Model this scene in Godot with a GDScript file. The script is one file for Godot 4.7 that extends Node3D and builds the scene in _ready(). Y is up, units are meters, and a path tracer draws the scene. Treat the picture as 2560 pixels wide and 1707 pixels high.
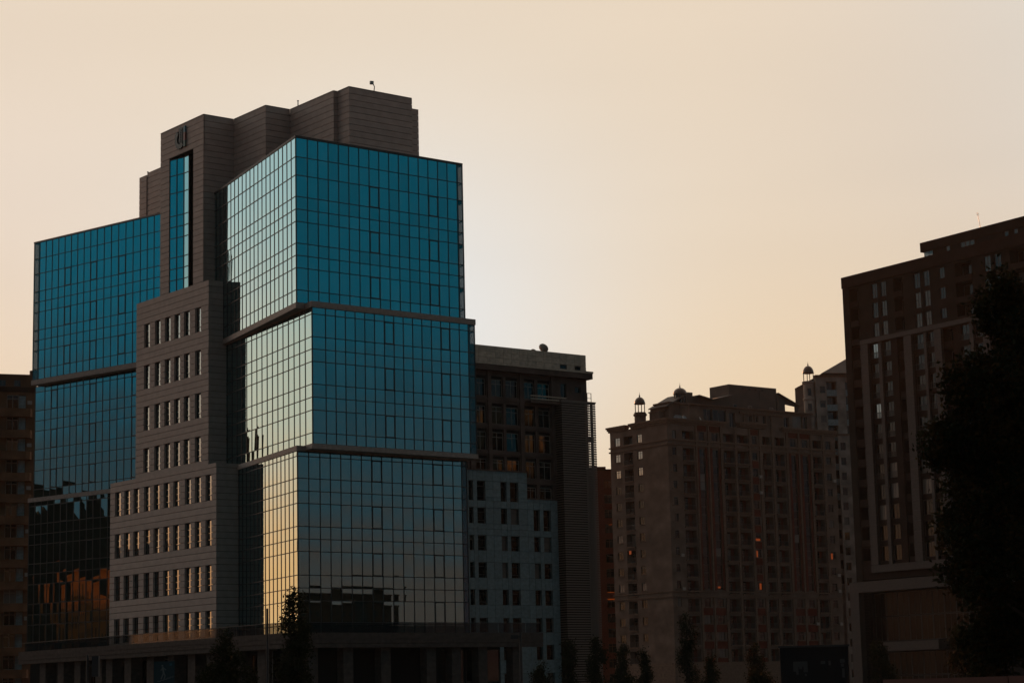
extends Node3D
# A glass and stone office tower against the evening sun, with a clad office block, domed apartment houses and a dark apartment block behind it.
# World: the camera stands at the origin and looks along -Z; metres; y = 0 is street level.

const D3 := 51.905      # plan bearings (degrees from -Z towards +X) of the facades
const D2R := 141.905
const D1R := 153.7785
const D4R := 128.617

class Fr:                # a facade: origin on the ground, u to the right along the wall, n out of it
	var o: Vector3
	var u: Vector3
	var n: Vector3
	func _init(at: Vector2, bearing: float):
		o = Vector3(at.x, 0, at.y)
		u = Vector3(sin(deg_to_rad(bearing)), 0, -cos(deg_to_rad(bearing)))
		n = Vector3(-u.z, 0, u.x)
	func pt(a: float, y: float, d: float) -> Vector3:
		return o + u * a + n * d + Vector3(0, y, 0)
	func xz(a: float, d: float) -> Vector2:
		var p := o + u * a + n * d
		return Vector2(p.x, p.z)
	func basis() -> Basis:
		return Basis(u, Vector3.UP, n)
	func moved(a: float, d: float) -> Fr:
		var f := Fr.new(Vector2.ZERO, 0.0)
		f.o = o + u * a + n * d
		f.u = u
		f.n = n
		return f

var rng := RandomNumberGenerator.new()
var M := {}
var used := {}
var bases := {}
var unit_box: BoxMesh
var pane_meshes: Array[ArrayMesh] = []
var window_meshes := {}

# ---------------------------------------------------------------- materials
func grain(scale: float, lo: float, seed_: int, octaves := 4) -> NoiseTexture2D:
	var f := FastNoiseLite.new()
	f.seed = seed_
	f.noise_type = FastNoiseLite.TYPE_SIMPLEX_SMOOTH
	f.frequency = scale
	f.fractal_octaves = octaves
	var t := NoiseTexture2D.new()
	t.width = 512
	t.height = 512
	t.seamless = true
	t.noise = f
	var g := Gradient.new()
	g.set_color(0, Color(lo, lo, lo))
	g.set_color(1, Color(1, 1, 1))
	t.color_ramp = g
	return t

func mat(called: String, c: Color, rough: float, metal := 0.0, tex: Texture2D = null, tex_scale := 0.2) -> StandardMaterial3D:
	var m := StandardMaterial3D.new()
	m.resource_name = called
	m.albedo_color = c.linear_to_srgb()
	m.roughness = rough
	m.metallic = metal
	if rough >= 0.8:
		m.metallic_specular = 0.2
	if tex:
		m.albedo_texture = tex
		m.uv1_triplanar = true
		m.uv1_world_triplanar = true
		m.uv1_scale = Vector3.ONE * tex_scale
	M[called] = m
	return m

func make_materials():
	var soft := grain(0.012, 0.86, 7, 5)
	var fine := grain(0.02, 0.72, 3)
	var rough := grain(0.008, 0.62, 11)
	for k in 4:
		var f: float = [1.0, 0.965, 1.03, 0.985][k]
		mat("stone%d" % k, Color(0.46 * f, 0.335 * f, 0.28 * f), 0.7, 0.0, soft, 0.17)
	mat("stone_back", Color(0.05, 0.037, 0.03), 0.9)
	mat("fascia", Color(0.36, 0.27, 0.225), 0.6, 0.0, fine, 0.3)
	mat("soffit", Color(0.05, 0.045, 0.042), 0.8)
	var g := mat("teal_glass", Color(0.115, 0.385, 0.44), 0.015, 1.0)
	g.clearcoat_enabled = true
	g.clearcoat = 0.6
	g.clearcoat_roughness = 0.01
	for k in 3:
		var gv: StandardMaterial3D = g.duplicate()
		gv.resource_name = "teal_glass%d" % k
		gv.albedo_color = (Color(0.115, 0.385, 0.44) * [0.90, 1.0, 1.06][k]).linear_to_srgb()
		gv.albedo_color.a = 1.0
		M["teal_glass%d" % k] = gv
	mat("curtained_window", Color(0.11, 0.095, 0.08), 0.25)
	var cg := mat("clear_teal_glass", Color(0.25, 0.5, 0.52, 0.35), 0.02)
	cg.transparency = BaseMaterial3D.TRANSPARENCY_ALPHA
	cg.albedo_color = Color(0.06, 0.36, 0.42, 0.74)
	mat("window_glass", Color(0.30, 0.36, 0.37), 0.03, 1.0)
	mat("dark_window", Color(0.035, 0.042, 0.044), 0.06, 1.0)
	mat("black_window", Color(0.008, 0.009, 0.01), 0.1, 1.0)
	mat("far_dark", Color(0.035, 0.013, 0.008), 0.9)  # shade on the long brown block is put into this dark colour
	mat("dim_window", Color(0.055, 0.056, 0.054), 0.05, 1.0)
	var bal := mat("balustrade_glass", Color(0.1, 0.3, 0.32, 0.5), 0.03)
	bal.transparency = BaseMaterial3D.TRANSPARENCY_ALPHA
	bal.albedo_color = Color(0.05, 0.13, 0.15, 0.5)
	bal.metallic_specular = 0.2
	mat("interior", Color(0.012, 0.012, 0.012), 0.9)
	mat("mullion", Color(0.022, 0.016, 0.013), 0.55)
	mat("white_frame", Color(0.26, 0.22, 0.19), 0.6)
	mat("dark_frame", Color(0.03, 0.026, 0.024), 0.6)
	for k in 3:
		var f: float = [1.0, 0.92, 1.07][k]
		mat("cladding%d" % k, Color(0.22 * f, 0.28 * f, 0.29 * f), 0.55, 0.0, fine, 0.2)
		mat("parapet_tile%d" % k, Color(0.60 * f, 0.45 * f, 0.33 * f), 0.5, 0.0, fine, 0.2)  # the parapet's reflected sun glow is put into this pale warm colour
	mat("pink_stone", Color(0.17, 0.11, 0.09), 0.8, 0.0, rough, 0.1)
	mat("louvre", Color(0.17, 0.12, 0.095), 0.55)
	mat("beige_render", Color(0.21, 0.14, 0.108), 0.85, 0.0, rough, 0.07)
	mat("beige_trim", Color(0.20, 0.125, 0.09), 0.8, 0.0, fine, 0.2)
	mat("pale_render", Color(0.40, 0.33, 0.28), 0.85, 0.0, rough, 0.07)
	mat("red_render", Color(0.17, 0.032, 0.018), 0.85, 0.0, rough, 0.1)
	mat("roof_sheet", Color(0.06, 0.042, 0.032), 0.7, 0.0, rough, 0.1)
	mat("dome_metal", Color(0.10, 0.07, 0.055), 0.5, 0.3)
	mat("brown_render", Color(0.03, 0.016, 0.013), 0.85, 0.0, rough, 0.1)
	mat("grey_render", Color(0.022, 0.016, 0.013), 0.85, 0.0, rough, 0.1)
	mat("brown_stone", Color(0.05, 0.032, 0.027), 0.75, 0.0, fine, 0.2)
	mat("ochre_render", Color(0.20, 0.10, 0.055), 0.85, 0.0, rough, 0.1)
	mat("brick", Color(0.20, 0.045, 0.022), 0.9, 0.0, fine, 0.3)
	mat("canopy_stone", Color(0.11, 0.08, 0.068), 0.8, 0.0, fine, 0.2)
	mat("dark_metal", Color(0.03, 0.03, 0.032), 0.5, 0.4)
	mat("dish_white", Color(0.5, 0.42, 0.33), 0.5)
	mat("grey_metal", Color(0.25, 0.24, 0.23), 0.45, 0.5)
	mat("asphalt", Color(0.045, 0.045, 0.047), 0.9, 0.0, rough, 0.05)
	mat("paving", Color(0.13, 0.12, 0.11), 0.9, 0.0, rough, 0.2)
	mat("road_paint", Color(0.7, 0.7, 0.68), 0.7)
	mat("kerb_stone", Color(0.22, 0.21, 0.2), 0.85)
	mat("bark", Color(0.05, 0.035, 0.025), 0.95)
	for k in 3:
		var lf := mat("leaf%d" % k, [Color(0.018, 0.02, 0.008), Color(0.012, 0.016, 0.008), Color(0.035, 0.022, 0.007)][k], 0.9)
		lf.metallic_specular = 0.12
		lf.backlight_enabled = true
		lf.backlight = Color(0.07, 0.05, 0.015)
	mat("terracotta", Color(0.10, 0.028, 0.016), 0.7, 0.0, fine, 0.6)
	mat("sign_blue", Color(0.004, 0.035, 0.045), 0.5)
	mat("sign_white", Color(0.12, 0.15, 0.15), 0.5)
	mat("hoarding", Color(0.012, 0.013, 0.015), 0.8)
	mat("worn_paint", Color(0.06, 0.06, 0.06), 0.8)
	mat("emblem_dark", Color(0.022, 0.024, 0.024), 0.5, 0.2)
	mat("emblem_blue", Color(0.01, 0.10, 0.14), 0.5)
	mat("emblem_red", Color(0.16, 0.03, 0.02), 0.5)
	mat("emblem_green", Color(0.01, 0.05, 0.04), 0.5)
	mat("far_render", Color(0.22, 0.05, 0.016), 0.85)
	mat("sandy_render", Color(0.55, 0.46, 0.30), 0.85)
	mat("far_brown", Color(0.045, 0.03, 0.022), 0.85)
	var lit := mat("orange_pane", Color(0.05, 0.03, 0.01), 0.5)  # weak orange emission for a few panes
	lit.emission_enabled = true
	lit.emission = Color(1.0, 0.42, 0.10)
	lit.emission_energy_multiplier = 0.16

# ---------------------------------------------------------------- naming and building
func numbered(parent: Node, called: String) -> String:
	var key := str(parent.get_instance_id()) + called
	var k: int = used.get(key, 0)
	used[key] = k + 1
	return called if k == 0 else "%s_%03d" % [called, k]

func thing(called: String, label: String, category: String, at := Vector3.ZERO, group := "") -> Node3D:
	var o := Node3D.new()
	o.name = numbered(self, called)
	add_child(o)
	o.position = at
	bases[o] = at
	tag(o, label, category, group)
	return o

func tag(o: Node3D, label: String, category: String, group := ""):
	o.set_meta("label", label)
	o.set_meta("category", category)
	if group:
		o.set_meta("group", group)

func base_of(o: Node3D) -> Vector3:
	return bases.get(o, Vector3.ZERO)

func part(parent: Node3D, called: String, mesh: Mesh, material: Material, xf := Transform3D()) -> MeshInstance3D:   # xf is where it stands in the world
	var m := MeshInstance3D.new()
	m.name = numbered(parent, called)
	m.mesh = mesh
	m.material_override = material
	parent.add_child(m)
	var b := base_of(parent)
	m.transform = Transform3D(xf.basis, xf.origin - b)
	bases[m] = b if xf == Transform3D() else xf.origin
	return m

func shape(parent: Node3D, called: String, st: SurfaceTool, material: Material) -> MeshInstance3D:   # st holds world positions
	var mesh := st.commit()
	var m := MeshInstance3D.new()
	m.name = numbered(parent, called)
	m.mesh = mesh
	m.material_override = material
	parent.add_child(m)
	if parent != self:
		m.position = Vector3.ZERO - base_of(parent)
		bases[m] = Vector3.ZERO
	else:
		bases[m] = Vector3.ZERO
	return m

func piece(parent: Node3D, called: String, f: Fr, u0: float, u1: float, y0: float, y1: float, n0: float, n1: float, material: Material) -> MeshInstance3D:
	var b := Basis(f.u * (u1 - u0), Vector3.UP * (y1 - y0), f.n * (n1 - n0))
	return part(parent, called, unit_box, material, Transform3D(b, f.pt((u0 + u1) / 2, (y0 + y1) / 2, (n0 + n1) / 2)))

func mb() -> SurfaceTool:
	var st := SurfaceTool.new()
	st.begin(Mesh.PRIMITIVE_TRIANGLES)
	return st

func quad(st: SurfaceTool, a: Vector3, b: Vector3, c: Vector3, d: Vector3, out_: Vector3):
	var n := (b - a).cross(c - a).normalized()
	var q := [a, b, c, d]
	if n.dot(out_) > 0:
		q = [a, d, c, b]
	else:
		n = -n
	for k in [0, 1, 2, 0, 2, 3]:
		st.set_normal(n)
		st.add_vertex(q[k])

func box(st: SurfaceTool, f: Fr, u0: float, u1: float, y0: float, y1: float, n0: float, n1: float):
	var p := []
	for k in 8:
		p.append(f.pt(u1 if k & 1 else u0, y1 if k & 2 else y0, n1 if k & 4 else n0))
	quad(st, p[0], p[1], p[3], p[2], -f.n)
	quad(st, p[4], p[5], p[7], p[6], f.n)
	quad(st, p[0], p[2], p[6], p[4], -f.u)
	quad(st, p[1], p[3], p[7], p[5], f.u)
	quad(st, p[0], p[1], p[5], p[4], Vector3.DOWN)
	quad(st, p[2], p[3], p[7], p[6], Vector3.UP)

func prism(st: SurfaceTool, pts: PackedVector2Array, y0: float, y1: float):
	var mid := Vector2.ZERO
	for p in pts:
		mid += p / pts.size()
	var cw := Geometry2D.is_polygon_clockwise(pts)
	for k in pts.size():
		var a := pts[k]
		var b := pts[(k + 1) % pts.size()]
		var e := (b - a)
		var out_ := Vector3(-e.y, 0, e.x) if cw else Vector3(e.y, 0, -e.x)
		if not cw:
			out_ = Vector3(e.y, 0, -e.x)
		quad(st, Vector3(a.x, y0, a.y), Vector3(b.x, y0, b.y), Vector3(b.x, y1, b.y), Vector3(a.x, y1, a.y), out_)
	var tri := Geometry2D.triangulate_polygon(pts)
	for up in [true, false]:
		for k in range(0, tri.size(), 3):
			var t := [pts[tri[k]], pts[tri[k + 1]], pts[tri[k + 2]]]
			var v := []
			for q in t:
				v.append(Vector3(q.x, y1 if up else y0, q.y))
			var want := Vector3.UP if up else Vector3.DOWN
			var nn: Vector3 = (v[1] - v[0]).cross(v[2] - v[0])
			var order := [0, 2, 1] if nn.dot(want) > 0 else [0, 1, 2]
			for i in order:
				st.set_normal(want)
				st.add_vertex(v[i])

func tri(st: SurfaceTool, a: Array, b: Array, c: Array):   # each [position, normal]
	var n: Vector3 = (b[0] - a[0]).cross(c[0] - a[0])
	var q := [a, c, b] if n.dot(a[1] + b[1] + c[1]) > 0 else [a, b, c]
	for v in q:
		st.set_normal(v[1])
		st.add_vertex(v[0])

func slab_poly(st: SurfaceTool, f: Fr, pts: Array, n0: float, n1: float):   # an outline in a facade's plane, given thickness
	var poly := PackedVector2Array(pts)
	var mid := Vector2.ZERO
	for p in poly:
		mid += p / poly.size()
	var cw := Geometry2D.is_polygon_clockwise(poly)
	for k in poly.size():
		var a := poly[k]
		var b := poly[(k + 1) % poly.size()]
		var e := (b - a).orthogonal() * (1.0 if cw else -1.0)
		quad(st, f.pt(a.x, a.y, n0), f.pt(b.x, b.y, n0), f.pt(b.x, b.y, n1), f.pt(a.x, a.y, n1), f.u * e.x + Vector3.UP * e.y)
	var t := Geometry2D.triangulate_polygon(poly)
	for d in [n0, n1]:
		var want := f.n if d == maxf(n0, n1) else -f.n
		for k in range(0, t.size(), 3):
			var v := []
			for j in 3:
				v.append([f.pt(poly[t[k + j]].x, poly[t[k + j]].y, d), want])
			tri(st, v[0], v[1], v[2])

func tube(st: SurfaceTool, path: Array, radii: Array, sides := 8):
	for k in path.size() - 1:
		var a: Vector3 = path[k]
		var b: Vector3 = path[k + 1]
		var d := (b - a).normalized()
		var s := d.cross(Vector3.UP if absf(d.y) < 0.9 else Vector3.RIGHT).normalized()
		var t := d.cross(s)
		for i in sides:
			var v := []
			for j in 2:
				var w := TAU * (i + j) / sides
				var r := s * cos(w) + t * sin(w)
				v.append([a + r * radii[k], r])
				v.append([b + r * radii[k + 1], r])
			tri(st, v[0], v[1], v[3])
			tri(st, v[0], v[3], v[2])
	for end in [0, path.size() - 1]:
		var at: Vector3 = path[end]
		var d2: Vector3 = (path[1] - path[0]).normalized() * (-1.0 if end == 0 else 1.0)
		var s2 := d2.cross(Vector3.UP if absf(d2.y) < 0.9 else Vector3.RIGHT).normalized()
		var t2 := d2.cross(s2)
		for i in sides:
			var w0 := TAU * i / sides
			var w1 := TAU * (i + 1) / sides
			tri(st, [at, d2], [at + (s2 * cos(w0) + t2 * sin(w0)) * radii[end], d2], [at + (s2 * cos(w1) + t2 * sin(w1)) * radii[end], d2])

func lathe(st: SurfaceTool, at: Vector3, prof: Array, sides := 24):   # prof: [radius, height] from below upwards
	for k in prof.size() - 1:
		var r0: float = prof[k][0]
		var r1: float = prof[k + 1][0]
		var y0: float = prof[k][1]
		var y1: float = prof[k + 1][1]
		var slope := Vector2(y1 - y0, r0 - r1).normalized()
		for i in sides:
			var v := []
			for j in 2:
				var w := TAU * (i + j) / sides
				var c := Vector3(cos(w), 0, sin(w))
				var n := c * slope.x + Vector3.UP * slope.y
				v.append([at + c * r0 + Vector3.UP * y0, n])
				v.append([at + c * r1 + Vector3.UP * y1, n])
			tri(st, v[0], v[1], v[3])
			tri(st, v[0], v[3], v[2])

func make_panes():   # a pane of one metre by one metre, 24 mm thick, slightly bowed as sealed units are
	for k in 7:      # the last three are the badly bowed ones
		var bow: float = [0.0010, 0.0016, 0.0007, -0.0011, 0.0045, -0.0035, 0.006][k]
		var st := mb()
		var g := 4
		for i in g:
			for j in g:
				for q in [[0, 0], [0, 1], [1, 1], [0, 0], [1, 1], [1, 0]]:
					var x := float(i + q[0]) / g - 0.5
					var y := float(j + q[1]) / g - 0.5
					st.set_normal(Vector3(x * bow * 8.0, y * bow * (8.0 if k < 4 else 0.8), 1).normalized())
					st.add_vertex(Vector3(x, y, 0.012 + bow * (1.0 - 4.0 * x * x) * (1.0 - 4.0 * y * y)))
		var fr := Fr.new(Vector2.ZERO, 90.0)
		var h := 0.5
		for e in [[Vector3(-h, -h, 0), Vector3(h, -h, 0), Vector3.DOWN], [Vector3(-h, h, 0), Vector3(h, h, 0), Vector3.UP], [Vector3(-h, -h, 0), Vector3(-h, h, 0), Vector3.LEFT], [Vector3(h, -h, 0), Vector3(h, h, 0), Vector3.RIGHT]]:
			var z := Vector3(0, 0, 0.012)
			quad(st, e[0] - z, e[1] - z, e[1] + z, e[0] + z, e[2])
		pane_meshes.append(st.commit())

func pane_xf(f: Fr, u0: float, u1: float, y0: float, y1: float, d: float, wobble: float) -> Transform3D:
	var b := f.basis() * Basis(Vector3.UP, rng.randfn(0, wobble)) * Basis(Vector3.RIGHT, rng.randfn(0, wobble)) * Basis.from_scale(Vector3(u1 - u0, y1 - y0, 1))
	return Transform3D(b, f.pt((u0 + u1) / 2, (y0 + y1) / 2, d))

# a curtain wall: a grid of mullions with a pane in every field. own: how many panes become nodes; the rest goes into bulk
func curtain(parent: Node3D, f: Fr, cols: Array, rows: Array, own: int, bulk: SurfaceTool, clear_cols := [], clear_parent: Node3D = null, vents := [], wobble := 0.0009) -> int:
	var st := mb()
	var w := 0.032
	for c in cols:
		box(st, f, c - w, c + w, rows[-1], rows[0], -0.06, 0.05)
	for r in rows:
		box(st, f, cols[0] + 0.001, cols[-1] - 0.001, r - w * 1.05, r + w * 1.05, -0.061, 0.046)
	for v in vents:
		for k in rows.size() - 1:
			if rows[k] - rows[k + 1] > 1.7:
				var a: float = cols[v]
				var b: float = cols[v + 1]
				for e in [[a, a + 0.085, rows[k + 1], rows[k]], [b - 0.085, b, rows[k + 1], rows[k]], [a, b, rows[k] - 0.09, rows[k]], [a, b, rows[k + 1], rows[k + 1] + 0.09]]:
					box(st, f, e[0] + 0.002, e[1] - 0.002, e[2] + 0.002, e[3] - 0.002, -0.055, 0.058)
	var wall := shape(parent, "curtain_wall_frame", st, M.mullion)
	var order := []
	for k in rows.size() - 1:
		for c in cols.size() - 1:
			order.append([k, c])
	for q in order:
		var k: int = q[0]
		var c: int = q[1]
		var xf := pane_xf(f, cols[c] + 0.02, cols[c + 1] - 0.02, rows[k + 1] + 0.02, rows[k] - 0.02, 0.0, wobble)
		var pm: ArrayMesh = pane_meshes[rng.randi() % 3 + 4 if wobble > 0.004 else rng.randi() % 4]
		if c in clear_cols:
			part(wall, "clear_pane", pm, M.clear_teal_glass, xf)
		elif own > 0:
			part(wall, "glass_pane", pm, M["teal_glass%d" % [0, 1, 1, 1, 2][rng.randi() % 5]], xf)
			own -= 1
		else:
			bulk.append_from(pm, 0, xf)
	return own

# a window: a frame mesh shared by its like, with a pane (or two) behind it
func window(parent: Node3D, f: Fr, u0: float, u1: float, y0: float, y1: float, d: float, kind: String, frame_mat: Material, glass: Material, called := "window", wobble := 0.006):
	var w := snappedf(u1 - u0, 0.01)
	var h := snappedf(y1 - y0, 0.01)
	var key := "%s %.2f %.2f" % [kind, w, h]
	if not window_meshes.has(key):
		var st := mb()
		var g := Fr.new(Vector2.ZERO, 90.0)
		var t := 0.06
		box(st, g, -w / 2, -w / 2 + t, -h / 2, h / 2, 0, 0.07)
		box(st, g, w / 2 - t, w / 2, -h / 2, h / 2, 0, 0.07)
		box(st, g, -w / 2 + t, w / 2 - t, h / 2 - t, h / 2, 0.001, 0.069)
		box(st, g, -w / 2 + t, w / 2 - t, -h / 2, -h / 2 + t, 0.001, 0.069)
		if "m" in kind:
			box(st, g, -t / 2, t / 2, -h / 2 + t, h / 2 - t, 0.002, 0.066)
		if "t" in kind:
			box(st, g, -w / 2 + t, w / 2 - t, h * 0.22, h * 0.22 + t, 0.003, 0.064)
		if "s" in kind:
			box(st, g, -w / 2 + t, w / 2 - t, -h * 0.30, -h * 0.30 + t, 0.003, 0.064)
		if "h" in kind:
			box(st, g, -w / 2 + t, w / 2 - t, -t / 2, t / 2, 0.003, 0.064)
		window_meshes[key] = st.commit()
	if glass == M.dark_window and rng.randf() < 0.13:      # some have their curtains drawn
		glass = M.curtained_window
	var win := part(parent, called, window_meshes[key], frame_mat, Transform3D(f.basis(), f.pt((u0 + u1) / 2, (y0 + y1) / 2, d)))
	var xf := pane_xf(f, u0 + 0.03, u1 - 0.03, y0 + 0.03, y1 - 0.03, d + 0.02, wobble)
	var m := MeshInstance3D.new()
	m.name = numbered(win, "pane")
	m.mesh = pane_meshes[rng.randi() % 4 + (3 if wobble > 0.01 else 0)]
	m.material_override = glass
	win.add_child(m)
	m.transform = win.transform.affine_inverse() * Transform3D(xf.basis, xf.origin - base_of(parent))

# a wall with openings: cols = [[u0, u1, [[y0, y1], ...]], ...] from left to right
func facade(parent: Node3D, called: String, f: Fr, u0: float, u1: float, y0: float, y1: float, cols: Array, deep: float, material: Material):
	var st := mb()
	var at := u0
	for c in cols:
		if c[0] > at:
			box(st, f, at, c[0], y0, y1, -deep, 0)
		var rows: Array = c[2].duplicate()
		rows.sort_custom(func(a, b): return a[0] < b[0])
		var low := y0
		for r in rows:
			if r[0] > low:
				box(st, f, c[0], c[1], low, r[0], -deep, 0)
			low = r[1]
		if y1 > low:
			box(st, f, c[0], c[1], low, y1, -deep, 0)
		at = c[1]
	if u1 > at:
		box(st, f, at, u1, y0, y1, -deep, 0)
	shape(parent, called, st, material)

func railing(parent: Node3D, f: Fr, u0: float, u1: float, y0: float, h: float, d: float, called := "railing"):
	var st := mb()
	box(st, f, u0, u1, y0 + h - 0.05, y0 + h, d - 0.03, d + 0.03)
	box(st, f, u0, u1, y0 + 0.08, y0 + 0.12, d - 0.02, d + 0.02)
	var k := int((u1 - u0) / 0.16)
	for i in k + 1:
		var x := lerpf(u0 + 0.02, u1 - 0.02, float(i) / k)
		box(st, f, x - 0.012, x + 0.012, y0 + 0.12, y0 + h - 0.05, d - 0.012, d + 0.012)
	shape(parent, called, st, M.dark_metal)

func courses(parent: Node3D, f: Fr, u0: float, u1: float, top: float, bottom: float, skip := []):
	var y := top
	while y > bottom + 0.1:
		var lo := maxf(y - 0.574, bottom)
		var left_out := false
		for s in skip:
			if lo < s[1] - 0.05 and y > s[0] + 0.05:
				left_out = true
		if not left_out:
			piece(parent, "stone_course", f, u0, u1, lo + 0.042, y, -0.1, 0.0, M["stone%d" % (rng.randi() % 4)])
		y -= 0.574

# ---------------------------------------------------------------- the sky
func sky_image(sun: Vector3) -> Image:
	var w := 768
	var h := 384
	var streaks := FastNoiseLite.new()     # faint layers of haze
	streaks.seed = 5
	streaks.frequency = 0.05
	streaks.fractal_octaves = 4
	var data := PackedFloat32Array()
	data.resize(w * h * 3)
	var i := 0
	for row in h:
		var e := PI * (0.5 - (row + 0.5) / h)
		var ce := cos(e)
		var ed := maxf(rad_to_deg(e), 0.0)
		for col in w:
			var az := TAU * (col + 0.5) / w
			var d := Vector3(sin(az) * ce, sin(e), -cos(az) * ce)
			var s := rad_to_deg(acos(clampf(d.dot(sun), -1, 1)))
			# towards the sun: gold at the horizon, pale peach higher up
			var azd := rad_to_deg(wrapf(az, -PI, PI))
			var warm := Vector3(0.86, 0.60, 0.32).lerp(Vector3(0.815, 0.675, 0.525), smoothstep(2.0, 15.0, ed))
			# the open sky away from the sun: a dim rosy band at the horizon, dusk blue above it, pale overhead
			var over := Vector3(0.38, 0.315, 0.275).lerp(Vector3(0.06, 0.052, 0.05), smoothstep(70.0, 122.0, s))
			var back := Vector3(0.165, 0.062, 0.052).lerp(Vector3(0.085, 0.068, 0.072), smoothstep(2.5, 6.0, ed)).lerp(Vector3(0.008, 0.145, 0.2) * lerpf(1.35, 1.0, smoothstep(84.0, 106.0, s)), smoothstep(4.8, 11.6, ed)).lerp(over, smoothstep(17.0, 42.0, ed))
			var side := Vector3(2.0, 0.86, 0.34).lerp(Vector3(1.4, 0.98, 0.70), smoothstep(3.0, 8.0, ed)).lerp(Vector3(0.88, 0.92, 0.86), smoothstep(7.0, 15.0, ed)).lerp(Vector3(0.88, 0.72, 0.61), smoothstep(18.0, 45.0, ed))
			var c := warm.lerp(side, smoothstep(14.0, 38.0, s)).lerp(back, smoothstep(52.0, 88.0, s))
			c += Vector3(-0.09, -0.045, 0.01) * smoothstep(4.0, 17.0, azd) * (1.0 - smoothstep(20.0, 60.0, azd)) * smoothstep(3.0, 14.0, ed)
			c += Vector3(0.005, 0.015, 0.05) * smoothstep(-5.0, -14.0, azd) * (1.0 - smoothstep(-20.0, -50.0, azd)) * (1.0 - 0.7 * smoothstep(12.0, 19.0, ed))
			c += Vector3(-0.03, 0.15, 0.34) * exp(-pow(s / 5.7, 2.0)) + Vector3(0.01, 0.025, 0.025) * exp(-pow(s / 12.0, 2.0))
			c *= 1.0 + 0.03 * streaks.get_noise_3d(d.x * 60.0, d.y * 420.0, d.z * 60.0)
			data[i] = c.x
			data[i + 1] = c.y
			data[i + 2] = c.z
			i += 3
	return Image.create_from_data(w, h, false, Image.FORMAT_RGBF, data.to_byte_array())

# ---------------------------------------------------------------- trees
func tree(called: String, label: String, at: Vector3, trunk_h: float, lobes: Array, leaves: int, size: float, group := "", kinds := [0, 1]):
	var t := thing(called, label, "tree", at, group)
	var st := mb()
	var top: Vector3 = Vector3(0, trunk_h, 0)
	tube(st, [at + Vector3(0, -0.1, 0), at + Vector3(0.05, trunk_h * 0.5, 0), at + top], [trunk_h * 0.045 + 0.05, trunk_h * 0.03 + 0.04, trunk_h * 0.02 + 0.02])
	shape(t, "trunk", st, M.bark)
	st = mb()
	for l in lobes:
		var c: Vector3 = at + l[0]
		var start := at + Vector3(0, minf(trunk_h * 0.75, l[0].y * 0.7), 0)
		tube(st, [start, start.lerp(c, 0.55) + Vector3(0, -0.1, 0), c], [0.07, 0.045, 0.015], 6)
	shape(t, "limb", st, M.bark)
	var total := 0.0
	for l in lobes:
		total += l[1].x * l[1].y
	for kind in kinds:
		var v := PackedVector3Array()
		var nn := PackedVector3Array()
		for l in lobes:
			var count := int(leaves / kinds.size() * l[1].x * l[1].y / total)
			var twigs := []
			for k in maxi(6, count / 22):
				var p := Vector3(rng.randfn(), rng.randfn(), rng.randfn()).normalized() * pow(rng.randf(), 0.42)
				twigs.append(Vector3(p.x * l[1].x, p.y * l[1].y, p.z * l[1].x))
			for k in count:
				var p2: Vector3 = twigs[rng.randi() % twigs.size()] + Vector3(rng.randfn(), rng.randfn(), rng.randfn()) * size * 2.1
				var c2: Vector3 = at + l[0] + p2
				var d := Vector3(rng.randfn(), rng.randfn() - 0.3, rng.randfn()).normalized()
				var s := d.cross(Vector3(rng.randfn(), rng.randfn(), rng.randfn())).normalized()
				var n := d.cross(s)
				var z := size * rng.randf_range(0.7, 1.3)
				var q := [c2 - d * z, c2 + s * z * 0.48 + n * z * 0.12, c2 + d * z, c2 - s * z * 0.48 + n * z * 0.12]
				var flip: bool = (q[1] - q[0]).cross(q[2] - q[0]).dot(n) > 0
				for j in ([0, 2, 1, 0, 3, 2] if flip else [0, 1, 2, 0, 2, 3]):
					v.append(q[j] - at)
					nn.append(n)
		var arr := []
		arr.resize(Mesh.ARRAY_MAX)
		arr[Mesh.ARRAY_VERTEX] = v
		arr[Mesh.ARRAY_NORMAL] = nn
		var am := ArrayMesh.new()
		am.add_surface_from_arrays(Mesh.PRIMITIVE_TRIANGLES, arr)
		var m := part(t, "crown", am, M["leaf%d" % kind], Transform3D(Basis(), at))
		m.set_meta("kind", "stuff")

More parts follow.
